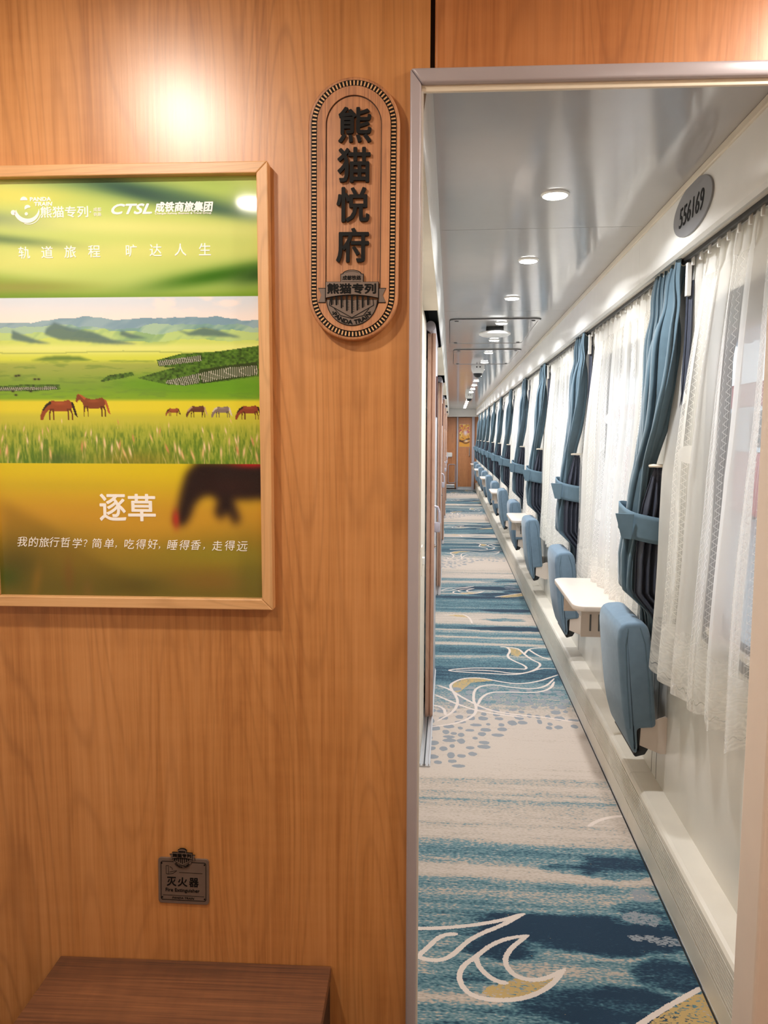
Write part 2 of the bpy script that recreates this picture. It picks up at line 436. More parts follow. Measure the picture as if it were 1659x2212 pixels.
# metal frame of the opening
fr = MB()
fr.prism([(-0.0705, 0.0), (-0.0525, 0.0), (-0.0525, 1.9605), (-0.0705, 1.9845)], 'y', -0.013, 0.05, bevel=0.0035, seg=3)
fr.prism([(-0.0703, 1.985), (-0.0523, 1.9610), (0.62, 1.9610), (0.62, 1.985)], 'y', -0.013, 0.003, bevel=0.0045, seg=3)
trim1 = struct(on_partition(fr.build('trim_1', M_GREY, smooth=40)))
i_ = MB(); i_.box(-0.0528, -0.0490, -0.004, 0.062, 0, 1.952); i_.build('inner_bead', M_WHITE, trim1)
i_ = MB(); i_.box(-0.0528, 0.62, -0.003, 0.004, 1.9515, 1.964, bevel=0.001); i_.build('inner_liner', M_CREAM, trim1)
i_ = MB(); i_.box(0.5322, 0.62, -0.03, 0.06, 0, 1.953, bevel=0.006, seg=3); i_.build('right_jamb', M_JAMB, trim1)
struct(MB().box(-1.1, -1.02, -1.3, 1.36, 0, 2.24).build('wall_left', M_VWALL))
struct(MB().box(1.02, 1.1, -1.3, 1.34, 0, 2.24).build('wall_right', M_VWALL))
struct(MB().box(-1.1, 1.1, -1.38, -1.3, 0, 2.24).build('wall_back', M_VWALL))
struct(MB().box(-1.1, 1.1, -1.38, 1.34, 2.2, 2.26).build('ceiling_vestibule', M_VCEIL))
struct(MB().box(-1.1, 1.1, -1.38, 1.345, -0.06, 0.0).build('floor_vestibule', M_VFLOOR))

def ceiling_lamp(name, label, loc, r, lens, watts, col, group=None, spread=150):
    t = thing(name, label, 'ceiling light', loc, 0, group)
    MB().lathe([(r, -0.001), (r, -0.006), (r*1.10, -0.006), (r*1.22, -0.002), (r*1.22, 0.0)], 28).build('trim_ring', M_WHITE, t, smooth=40)
    MB().lathe([(0.0001, -0.0075), (r*0.98, -0.0075), (r*0.99, -0.003), (0.0001, -0.003)], 28).build('lens', lens, t, smooth=40)
    ld = bpy.data.lights.new('downlight_beam', 'AREA'); ld.shape = 'DISK'; ld.size = 2*r*0.96; ld.energy = watts; ld.color = lin(col); ld.spread = math.radians(spread)
    lo = bpy.data.objects.new('downlight_beam', ld); COL.objects.link(lo); lo.parent = t; lo.location = (0, 0, -0.0085)
    return t
ceiling_lamp('vestibule_downlight', 'round warm ceiling downlight in the vestibule above the framed meadow poster', (-0.61, 0.66, 2.2), 0.042, M_LAMPW, LAMP_VESTIBULE, (255, 244, 230), 'vestibule downlights', 178)
ceiling_lamp('vestibule_downlight', 'round warm ceiling downlight in the vestibule in front of the corridor doorway', (0.76, 0.98, 2.2), 0.042, M_LAMPW, LAMP_VESTIBULE, (255, 244, 230), 'vestibule downlights', 178)
ceiling_lamp('vestibule_downlight', 'round warm ceiling downlight set back in the vestibule on the bench side', (-0.60, -0.13, 2.2), 0.042, M_LAMPW, LAMP_VESTIBULE*0.42, (255, 244, 230), 'vestibule downlights', 178)
ceiling_lamp('vestibule_downlight', 'round warm ceiling downlight set back in the vestibule on the doorway side', (0.70, -0.05, 2.2), 0.05, M_LAMPW, LAMP_VESTIBULE*0.42, (255, 244, 230), 'vestibule downlights', 178)  # added lamp out of view, fills light on the lower wooden wall

# ================================================================== setting: corridor shell
XW = 0.73                            # window wall
XH = 0.645                           # header face
WIN0, WSTEP, NWIN = 1.83, 1.585, 12
WH = 0.45                            # half width of the window recess
WZ0, WZ1 = 0.82, 1.775
wins = [WIN0 + WSTEP*k for k in range(NWIN)]
b = MB()
b.box(XW, XW+0.04, 1.36, L_END+0.3, 0.0, WZ0); b.box(XW, XW+0.04, 1.36, L_END+0.3, WZ1, 2.2)
edges = [1.36]
for c in wins: edges += [c-WH, c+WH]
edges.append(L_END+0.3)
for a_, b_ in zip(edges[0::2], edges[1::2]):
    if b_ > a_: b.box(XW, XW+0.04, a_, b_, WZ0, WZ1)
wall_windows = struct(b.build('wall_windows', M_IVORY))
b = MB()
for yy in (2.66, 2.72, 4.30, 5.9, 7.5, 9.1, 10.7, 12.3):
    b.box(XW-0.0006, XW+0.002, yy-0.0012, yy+0.0012, 0.2, WZ0)
b.build('panel_joint', M_LINE, wall_windows)
for k, c in enumerate(wins):
    outer = rrect(c-WH-0.004, c+WH+0.004, WZ0-0.004, WZ1+0.004, 0.13, 8)
    inner = rrect(c-WH+0.115, c+WH-0.115, WZ0+0.06, WZ1-0.105, 0.09, 8)
    wo = struct(MB().ring(outer, inner, 'x', XW-0.004, XW+0.012).build('window_%d' % (k+1), M_RUBBER, smooth=40))
    fo = MB()
    fo.ring(rrect(c-WH, c+WH, WZ0, WZ1, 0.02, 8), rrect(c-WH+0.1, c+WH-0.1, WZ0+0.05, WZ1-0.09, 0.09, 8), 'x', XW+0.012, XW+0.03)
    fo.build('window_frame', M_RUBBER, wo)
    MB().box(XW+0.016, XW+0.021, c-WH+0.09, c+WH-0.09, WZ0+0.04, WZ1-0.08).build('pane', M_GLASS, wo)
    MB().box(XW-0.012, XW+0.014, c-WH+0.10, c+WH-0.10, WZ0+0.030, WZ0+0.052, bevel=0.004).build('sill', M_IVORY2, wo)

# header box above the curtains, in panels with fine joints
b = MB(); ys = [1.36] + [2.80 + 1.72*k for k in range(11)]
for a_, b_ in zip(ys, ys[1:]):
    e = min(b_, L_END) - 0.0012
    prof = [(XH, CZ), (XH+0.002, 1.945), (XH+0.006, 1.932), (XH+0.016, 1.925), (XH+0.028, 1.928), (XH+0.028, CZ)]
    b.prism(prof, 'y', a_, e)
trim2 = struct(b.build('trim_2', M_WHITE, smooth=30))
MB().box(XH-0.006, XH+0.03, 1.36, L_END, CZ-0.022, CZ, bevel=0.003).build('ceiling_angle', M_CREAM, trim2)

# ceiling panels
b = MB(); ys = [1.36, 2.71] + [4.43 + 1.72*k for k in range(10)]
for a_, b_ in zip(ys, ys[1:]):
    b.box(-0.043, XH+0.03, a_+0.0015, min(b_, L_END)-0.0015, CZ, CZ+0.02)
ceil = struct(b.build('ceiling', M_CEIL))
MB().box(-0.05, XH+0.05, 1.36, L_END, CZ+0.006, CZ+0.024).build('joint_backing', M_LINE, ceil)
struct(MB().box(-1.1, XW+0.09, 1.33, L_END+0.5, 2.2, 2.26).build('ceiling_roof', M_VCEIL))

# left side: fascia, soffit, wall
b = MB()
b.prism([(-0.043, CZ), (-0.0435, 2.04), (-0.047, 1.975), (-0.052, 1.935), (-0.058, 1.925), (-0.062, 1.93), (-0.052, 2.04), (-0.05, CZ)], 'y', 1.36, L_END)
trim3 = struct(b.build('trim_3', M_WHITE, smooth=40))
DOORS = [3.70, 7.05, 10.30, 13.5, 16.7]
GAPS = [(3.29, 4.60), (6.75, 7.6), (10.0, 10.9), (13.2, 14.1), (16.4, 17.3)]
b = MB(); y = 1.36
for g0, g1 in GAPS + [(L_END, L_END)]:
    b.box(-0.135, -0.056, y, g0, 1.925, 1.94); y = g1
b.build('soffit', M_CREAM, trim3)
b = MB()
for g0, g1 in GAPS:
    b.box(-0.135, -0.133+0.006, g0, g1, 1.80, 2.09); b.box(-0.13, -0.062, g0, g1, 2.06, 2.09); b.box(-0.13, -0.062, g1-0.01, g1, 1.92, 2.09)
b.build('door_gear_recess', M_BLACK, trim3)  # inner faces painted black for the dark of the open recess
b = MB(); b.box(-0.22, -0.128, 1.36, L_END+0.3, 0, 2.2)
wall_doors = struct(b.build('wall_doors', M_IVORY))
b = MB(); b.box(-0.13, -0.119, 1.36, 3.13, 0, 1.925, bevel=0.003)
b.box(-0.13, -0.1165, 2.95, 3.62, 0, 1.925, bevel=0.002)
b.build('door_jamb', M_CREAM, wall_doors)

# heater skirting along the windows
b = MB()
segs = [1.36, 2.713, 4.301, 6.0] + [7.6+1.6*k for k in range(8)] + [L_END]
for a_, e_ in zip(segs, segs[1:]):
    prof = [(0.650, 0.012), (0.650, 0.082)]
    for q in range(9):
        z = 0.0895 + q*0.0105
        b.prism([(0.6495, z), (0.6495, z+0.0062), (0.662, z+0.0062), (0.662, z)], 'y', a_+0.0008, e_-0.0008)
    prof += [(0.664, 0.082), (0.664, 0.184), (0.6505, 0.184), (0.6515, 0.194), (0.657, 0.2015), (0.667, 0.204), (0.732, 0.205), (0.732, 0.012)]
    b.prism(prof, 'y', a_+0.0008, e_-0.0008)
base_r = struct(b.build('baseboard_right', M_IVORY2))
MB().box(0.6590, 0.728, 1.36, L_END, 0.0, 0.186).build('skirting_core', M_LINE, base_r)  # dark backing that paints the shade between the ribs
MB().box(0.6485, 0.6525, 1.36, L_END, 0.012, 0.017).build('floor_bead', M_ALU, base_r)
MB().box(0.6465, 0.660, 1.36, L_END, 0.004, 0.0075).build('shadow_gap', M_BLACK, base_r)  # black strip painting the shade under the skirting edge

# far end of the corridor
we = struct(MB().box(-0.22, 0.82, L_END+0.22, L_END+0.3, 0, 2.2).build('wall_end', M_WOOD2))
MB().box(-0.22, 0.82, L_END-0.05, L_END+0.22, 1.90, 2.2).build('lintel', M_WHITE, we)
MB().box(-0.22, 0.82, L_END-0.1, L_END+0.22, -0.02, 0.03).build('threshold', M_ALU, we)
MB().box(0.55, 0.62, L_END+0.02, L_END+0.2, 0, 1.90, bevel=0.006).build('frame_post', M_GREY, we)
MB().box(0.62, 0.82, L_END+0.1, L_END+0.2, 0, 1.90).build('side_panel', M_WOOD2, we)
MB().box(0.16, 0.20, L_END+0.05, L_END+0.2, 0, 1.90, bevel=0.006).build('frame_post', M_GREY, we)
d1 = struct(MB().box(0.20, 0.55, L_END+0.12, L_END+0.17, 0.06, 1.88, bevel=0.003).build('door_1', M_WOOD2))
MB().tube([(0.49, L_END+0.12, 1.10), (0.49, L_END+0.07, 1.08), (0.49, L_END+0.07, 0.90), (0.49, L_END+0.12, 0.88)], 0.011).build('door_handle', M_ALU, d1)
MB().box(0.20, 0.55, L_END+0.10, L_END+0.125, 0.03, 0.09).build('kick_plate', M_ALU, d1)
d2 = struct(MB().box(-0.13, 0.16, L_END+0.15, L_END+0.2, 0.06, 1.88).build('door_2', M_WOOD2))
MB().box(-0.13, 0.05, L_END+0.11, L_END+0.151, 0.86, 0.98, bevel=0.02).build('lock_plate', M_WHITE, d2)
MB().ring(rrect(-0.06, 0.14, 0.18, 0.68, 0.05), rrect(-0.045, 0.125, 0.195, 0.665, 0.04), 'y', L_END+0.135, L_END+0.151).build('vent_frame', M_GREY, d2)
MB().box(-0.12, 0.12, L_END+0.10, L_END+0.151, 0.06, 0.15, bevel=0.01).build('kick_plate', M_ALU, d2)

# ================================================================== carpet
def carpet():
    P_ = 4.95
    nx = 186; xs = np.linspace(-0.128, 0.654, nx)
    ys = [1.335]
    while ys[-1] < L_END+0.12: ys.append(ys[-1] + max(0.0042, 0.00125*ys[-1]))
    ys = np.array(ys); ny = len(ys)
    X, Y = np.meshgrid(xs, ys)
    X = X.ravel(); Y = Y.ravel()
    Yb = np.where(Y > 1.30+P_, (Y-1.30) % P_ + 1.30, Y)
    # tone along the corridor: 0 sand, 0.5 teal, 1 navy
    key = [(1.30, .62), (1.52, .55), (1.66, .70), (1.74, .52), (1.79, .18), (1.83, .52), (1.90, .30), (1.95, .42), (2.02, .50), (2.12, .55), (2.17, .46), (2.22, .44), (2.31, .40),
           (2.335, .16), (2.39, .12), (2.42, .42), (2.50, .50), (2.55, .38), (2.58, .15), (2.70, .10), (2.80, .14), (2.85, .34), (2.88, .16), (2.91, .32), (2.94, .08), (3.02, .24), (3.05, .03), (3.3, -.08), (3.7, -.05),
           (3.80, .10), (3.92, .30), (4.05, .44), (4.25, .50), (4.32, .66), (4.45, .78), (4.60, .66), (4.72, .60), (4.80, .30), (4.83, .66), (4.95, .74), (5.04, .56), (5.09, .12), (5.15, .50),
           (5.24, .52), (5.28, .16), (5.33, .56), (5.44, .40), (5.48, .10), (5.52, .74), (5.60, .66), (5.68, .12), (5.82, .02), (5.98, .16), (6.05, .44), (6.12, .66), (6.2, .5), (6.25, .62)]
    kx = np.array([a for a, _ in key]); kv = np.array([v for _, v in key])
    wob = (fbm(X*2.2, Y*1.5, 5, 3)-0.5)*0.10
    tone = np.interp(Yb+wob*np.clip(X*2+0.4, 0.15, 1), kx, kv)
    str_ = (fbm(X*2.0, Y*42, 9, 3)-0.5)
    tone = tone + 0.36*str_ + 0.10*(fbm(X*9, Y*20, 3, 3)-0.5)
    # navy and teal patches on the window side
    def blob(cx, cy, rx, ry, s, hard=6):
        d = ((X-cx)/rx)**2 + ((Yb-cy)/ry)**2 + 1.5*(fbm(X*14, Yb*30, int(cx*100+cy*10), 4)-0.5)
        return s/(1+np.exp(hard*(d-1)))
    for q in ((0.42, 2.08, .32, .075, .55), (0.30, 2.10, .20, .05, .35), (0.14, 1.99, .10, .045, .5), (0.55, 2.42, .12, .07, .42), (0.40, 2.40, .09, .03, .30), (0.42, 1.80, .24, .06, .55),
              (0.60, 1.93, .10, .06, .50), (0.45, 2.00, .07, .02, .4), (0.58, 2.20, .09, .05, .25), (0.47, 5.52, .28, .07, .45), (0.42, 5.80, .16, .05, .5), (0.5, 6.12, .2, .06, .35),
              (0.05, 1.90, .12, .04, .25), (0.2, 1.66, .35, .05, .25)):
        tone = tone + blob(*q)
    tone = np.clip(tone, -0.15, 1.05)
    lines = [
     [(-0.128, 2.050), (-0.075, 2.057), (-0.016, 2.064), (0.05, 2.078), (0.103, 2.094), (0.157, 2.113), (0.199, 2.136), (0.231, 2.152)],
     [(-0.128, 1.955), (-0.07, 1.936), (-0.039, 1.926), (-0.002, 1.932), (0.029, 1.964), (0.062, 2.015), (0.102, 2.052), (0.156, 2.088), (0.231, 2.152)],
     [(-0.07, 1.944), (-0.046, 1.98), (-0.022, 2.021), (0.004, 2.039), (0.033, 2.042)],
     [(0.232, 2.054), (0.178, 2.039), (0.125, 2.005), (0.085, 1.954), (0.047, 1.914), (0.035, 1.869), (0.046, 1.829), (0.074, 1.802), (0.126, 1.794), (0.183, 1.802), (0.237, 1.829), (0.284, 1.875), (0.314, 1.924)],
     [(0.232, 2.054), (0.182, 2.0), (0.159, 1.951), (0.163, 1.916), (0.184, 1.883), (0.225, 1.873), (0.268, 1.887), (0.314, 1.924)],
     [(0.083, 1.954), (0.087, 1.918), (0.107, 1.884), (0.135, 1.861), (0.159, 1.858)],
     [(0.40, 1.69), (0.475, 1.755), (0.544, 1.809), (0.6, 1.849), (0.652, 1.886)],
     [(0.51, 2.688), (0.548, 2.731), (0.604, 2.764), (0.653, 2.775)],
     [(0.343, 5.044), (0.389, 5.048), (0.406, 4.95), (0.369, 4.819), (0.408, 4.722), (0.471, 4.631), (0.472, 4.556), (0.423, 4.561), (0.257, 4.564), (0.117, 4.551), (-0.022, 4.492), (0.088, 4.466), (0.251, 4.454), (0.385, 4.44), (0.471, 4.492), (0.564, 4.592), (0.654, 4.582)],
     [(0.343, 5.044), (0.463, 5.021), (0.486, 4.882), (0.525, 4.753), (0.579, 4.67), (0.5, 4.513), (0.399, 4.455), (0.25, 4.52), (0.05, 4.50)],
     [(0.486, 4.882), (0.524, 5.0), (0.58, 5.04), (0.654, 5.05)], [(0.524, 5.0), (0.578, 4.839), (0.642, 4.774)],
     [(0.643, 4.464), (0.597, 4.416), (0.507, 4.323), (0.398, 4.272), (0.296, 4.304), (0.194, 4.37), (0.086, 4.352), (0.019, 4.253), (0.012, 4.18), (0.044, 4.045), (0.055, 3.937), (0.031, 3.799), (-0.049, 3.664)],
     [(0.612, 4.392), (0.549, 4.246), (0.467, 4.191), (0.366, 4.205), (0.241, 4.258), (0.148, 4.185), (0.134, 3.98), (0.15, 3.877), (0.135, 3.756), (0.052, 3.643), (-0.081, 3.583)],
     [(0.604, 4.332), (0.57, 4.208), (0.485, 4.131), (0.335, 4.132), (0.234, 4.123), (0.18, 4.035), (0.156, 3.912)],
     [(-0.058, 4.206), (0.006, 4.156), (0.081, 4.012), (0.196, 3.847), (0.31, 3.792), (0.446, 3.772), (0.64, 3.709)],
     [(-0.068, 4.049), (0.031, 3.935), (0.125, 3.841), (0.217, 3.796), (0.375, 3.753)],
     [(-0.1, 3.9), (-0.02, 3.86), (-0.01, 3.75)],
     [(-0.033, 5.925), (0.112, 5.971), (0.163, 5.851), (0.176, 5.676)],
    ]
    def smooth(L):
        L = np.array(L, float)
        for _ in range(2):
            Q = np.empty((2*len(L)-2, 2)); Q[0::2] = 0.75*L[:-1]+0.25*L[1:]; Q[1::2] = 0.25*L[:-1]+0.75*L[1:]
            L = np.vstack([L[:1], Q, L[-1:]])
        return L
    dist = np.full(X.shape, 0.2)
    for L in lines:
        S = smooth(L)
        near = np.where((Yb > S[:, 1].min()-0.05) & (Yb < S[:, 1].max()+0.05))[0]
        xx = X[near]; yy = Yb[near]; dd = dist[near]
        # tapering at both ends like a brush stroke
        n = len(S)-1
        for i in range(n):
            a_ = S[i]; d_ = S[i+1]-a_; L2 = max(d_@d_, 1e-12)
            t = np.clip(((xx-a_[0])*d_[0]+(yy-a_[1])*d_[1])/L2, 0, 1)
            tt = (i+t)/n; taper = 0.004*np.clip(1-np.minimum(tt, 1-tt)/0.12, 0, 1)
            dd = np.minimum(dd, np.hypot(xx-a_[0]-t*d_[0], yy-a_[1]-t*d_[1]) + taper)
        dist[near] = dd
    def inside(poly):
        poly = np.array(poly); c = np.zeros(X.shape, bool); j = len(poly)-1
        for i in range(len(poly)):
            yi, yj = poly[i, 1], poly[j, 1]
            cr = ((yi > Yb) != (yj > Yb)) & (X < (poly[j, 0]-poly[i, 0])*(Yb-yi)/(yj-yi+1e-12)+poly[i, 0]); c ^= cr; j = i
        return c
    yel = np.zeros(X.shape)
    for pl in ([(0.09, 1.815), (0.128, 1.800), (0.183, 1.806), (0.237, 1.832), (0.284, 1.876), (0.30, 1.905), (0.268, 1.880), (0.225, 1.868), (0.18, 1.878), (0.15, 1.855), (0.11, 1.845)],
               [(0.37, 5.045), (0.46, 5.02), (0.48, 4.90), (0.44, 4.82), (0.40, 4.86), (0.405, 4.95)], [(0.02, 4.25), (0.10, 4.345), (0.19, 4.365), (0.26, 4.32), (0.13, 4.27), (0.07, 4.12), (0.04, 4.08)],
               [(0.42, 1.69), (0.49, 1.755), (0.60, 1.845), (0.654, 1.87), (0.654, 1.76), (0.60, 1.72), (0.5, 1.68)], [(0.3, 3.80), (0.45, 3.775), (0.6, 3.725), (0.45, 3.755)],
               [(-0.03, 5.93), (0.10, 5.965), (0.155, 5.85), (0.06, 5.88)]):
        yel = np.maximum(yel, inside(pl)*0.64)
    rng = random.Random(4); peb = np.zeros(X.shape)
    spots = []
    for _ in range(1600):
        x = rng.uniform(-0.11, 0.62); y = rng.uniform(3.15, 4.2)
        if y < 3.62 and x > 0.05 + (y-3.15)*0.55: continue
        if y > 3.85 and x < 0.0: continue
        rx = rng.uniform(0.012, 0.030); ry = rng.uniform(0.016, 0.034)
        if any(abs(x-a_)/(rx+c) < 1.08 and abs(y-b_)/(ry+d) < 1.1 for a_, b_, c, d in spots): continue
        spots.append((x, y, rx, ry))
    for x, y, rx, ry in spots:
        d = ((X-x)/rx)**2 + ((Yb-y)/ry)**2 + 0.8*(fbm(X*50+x*90, Yb*40, 7, 2)-0.5)
        peb = np.maximum(peb, 1/(1+np.exp(5*(d-1))))
    for x, y, rx, ry in ((0.57, 2.16, .07, .035), (0.56, 2.07, .05, .02), (0.62, 2.06, .05, .025), (0.60, 2.27, .04, .04)):
        d = ((X-x)/rx)**2 + ((Yb-y)/ry)**2 + 1.2*(fbm(X*40, Yb*40, 8, 3)-0.5)
        peb = np.maximum(peb, 0.55/(1+np.exp(6*(d-1))))
    P = np.stack([X, Y, np.full(X.shape, 0.006)], 1)
    me = grid_mesh('corridor_carpet', P, nx, ny, None, dict(tone=tone, line=dist, yellow=yel, pebble=peb))
    o = link('corridor_carpet', me, carpet_mat())
    tag(o, 'long teal and sand wave-patterned carpet covering the corridor floor', 'carpet')
carpet()
fl = struct(MB().box(-0.22, 0.82, 1.335, L_END+0.3, -0.06, 0.004).build('floor', M_LINE))

# ================================================================== ceiling fittings
for k in range(21):
    y = 2.34 + 0.84*k
    if y > L_END-0.3: break
    if k == 0: tl = ceiling_lamp('corridor_downlight', 'round white ceiling downlight nearest the doorway in the corridor', (0.295, y, CZ), 0.034, M_LAMP, LAMP_CORRIDOR, (248, 250, 253), 'corridor ceiling downlights')
    else:
        c = copy_tree(tl); c.location = (0.300+0.0018*k, y, CZ - (0.004 if k in (3, 4, 5, 6) else 0))
        c['label'] = '%s round ceiling downlight along the corridor from the doorway' % ORD[k]

def access_panel(label, x0, x1, y0, y1):
    t = thing('ceiling_access_panel', label, 'ceiling panel', ((x0+x1)/2, (y0+y1)/2, CZ), 0, 'ceiling access panels')
    hx, hy = (x1-x0)/2, (y1-y0)/2
    MB().prism(rrect(-hx, hx, -hy, hy, 0.05), 'z', -0.004, 0.0).build('panel', M_CEIL, t)
    MB().ring(rrect(-hx, hx, -hy, hy, 0.05), rrect(-hx+0.012, hx-0.012, -hy+0.02, hy-0.02, 0.045), 'z', -0.0075, -0.003).build('rim', M_CEIL, t, smooth=40)
    MB().ring(rrect(-hx-0.004, hx+0.004, -hy-0.006, hy+0.006, 0.053), rrect(-hx, hx, -hy, hy, 0.05), 'z', -0.003, 0.0).build('dark_joint', M_LINE, t)
    for sx in (-1, 1):
        for sy in (-1, 1):
            MB().cyl((sx*(hx-0.04), sy*(hy-0.07), -0.004), (sx*(hx-0.04), sy*(hy-0.07), -0.008), 0.012).build('screw', M_LINE, t)
access_panel('raised grey ceiling panel holding the hanging white disc', -0.01, 0.53, 4.70, 5.92)
access_panel('raised grey ceiling panel between the hanging white disc and the nearer dome camera', 0.02, 0.56, 6.33, 7.60)
t = thing('wireless_access_point', 'flat white oval disc hanging under the corridor ceiling', 'wireless access point', (0.275, 5.05, CZ))
MB().lathe([(0.0001, -0.062), (0.085, -0.060), (0.100, -0.052), (0.103, -0.044), (0.095, -0.036), (0.0001, -0.034)], 40).build('disc', M_WHITE, t, smooth=40)
MB().box(-0.055, 0.055, -0.03, 0.03, -0.036, -0.004, bevel=0.004).build('bracket', M_BLACKP, t)
def dome(label, x, y):
    t = thing('dome_camera', label, 'security camera', (x, y, CZ), 0, 'corridor dome cameras')
    MB().lathe([(0.066, 0.0), (0.066, -0.03), (0.062, -0.055), (0.05, -0.078), (0.045, -0.08), (0.0001, -0.08)], 32).build('housing', M_WHITE, t, smooth=40)
    MB().lathe([(0.044, -0.079), (0.042, -0.095), (0.03, -0.112), (0.012, -0.121), (0.0001, -0.122)], 28).build('dome', M_BLACKP, t, smooth=60)
    for x_ in (-0.012, 0.02): MB().cyl((x_, -0.064, -0.022), (x_, -0.068, -0.022), 0.007).build('port', M_BLACKP, t)
dome('white ceiling security camera with dark dome, the nearer of two', 0.262, 7.75)
dome('small white ceiling security camera with dark dome, far down the corridor', 0.30, 12.9)

# ================================================================== sliding compartment doors
def door():
    t = thing('sliding_door', 'x', 'door', (-0.112, 0, 0), 0, 'compartment sliding doors')
    MB().box(0.0, 0.034, 0.03, 0.78, 0.012, 1.885, bevel=0.003).build('leaf', M_LAV, t)
    MB().prism([(0.0, 0.0), (0.0, 0.032), (0.038, 0.032), (0.038, 0.006), (0.030, 0.0), (0.024, 0.0), (0.019, 0.008), (0.014, 0.0)], 'z', 0.012, 1.885).build('edge_stile', M_BROWN, t)
    MB().cyl((0.014, -0.045, 1.912), (0.014, 0.74, 1.912), 0.0235, seg=28).build('top_rail', M_GREY, t, smooth=40)
    h = MB(); h.tube([(0.032, 0.10, 1.055), (0.052, 0.10, 1.05), (0.060, 0.10, 1.03), (0.063, 0.10, 0.97)], 0.006, 10)
    h.box(0.034, 0.066, 0.085, 0.115, 0.925, 0.975, bevel=0.006)
    h.box(0.056, 0.066, 0.088, 0.112, 0.955, 1.03, bevel=0.004)
    h.build('handle', M_GREY, t, smooth=40)
    MB().cyl((0.033, 0.06, 0.86), (0.047, 0.06, 0.86), 0.011).build('lock_cylinder', M_STEEL, t, smooth=40)
    s = MB().box(0.034, 0.042, 0.33, 0.45, 1.50, 1.71, bevel=0.003).build('sign', M_SIGNB, t)
    s['label'] = 'small dark brown sign on the door'
    return t
d0 = door()
for i, y in enumerate(DOORS):
    d = d0 if i == 0 else copy_tree(d0)
    d.location = (-0.112 - (0.004 if i else 0), y, 0)
    d['label'] = '%s sliding compartment door with brown edge from the doorway' % ORD[i]
tk = thing('door_track', 'ribbed aluminium floor track under the nearest sliding door', 'door track', (-0.119, 3.13, 0.006), 0, 'sliding door floor tracks')
b = MB(); b.box(0, 0.047, 0, 1.35, 0, 0.006)
for x in (0.004, 0.017, 0.027, 0.042): b.box(x-0.002, x+0.002, 0, 1.35, 0.006, 0.014)
b.build('rail', M_ALU, tk)
MB().box(0.019, 0.025, -0.001, 1.34, 0.0062, 0.0068).build('slot', M_BLACK, tk)
for i, y in enumerate(DOORS[1:]):
    c = copy_tree(tk); c.location = (-0.121, y-0.4, 0.006); c['label'] = 'aluminium floor track under the %s sliding door from the doorway' % ORD[i+1]
t = thing('strike_plate', 'small white lock plate on the jamb beside the nearest sliding door', 'lock', (-0.119, 3.2, 0.88))
MB().box(0.0, 0.006, -0.035, 0.035, -0.062, 0.062, bevel=0.003).build('plate', M_CREAM, t)
MB().box(0.005, 0.016, -0.012, 0.018, -0.018, 0.012, bevel=0.002).build('latch', M_WHITE, t)

# ================================================================== curtain track
t = thing('curtain_track', 'dark twin curtain track under the white window header', 'curtain track', (0.70, 10.7, 1.93))
MB().box(-0.014, -0.006, -9.3, 9.2, -0.012, -0.001).build('front_rail', M_BLACKP, t)
MB().box(0.006, 0.012, -9.3, 9.2, -0.010, -0.001).build('rear_rail', M_ALU, t)
MB().box(-0.03, 0.03, -9.3, 9.2, -0.001, 0.004).build('mounting_board', M_IVORY2, t)

# ================================================================== blue curtains
def keyed(z, keys):
    zs = [k[0] for k in keys][::-1]
    return [np.interp(z, zs, [k[j] for k in keys][::-1]) for j in range(1, len(keys[0]))]
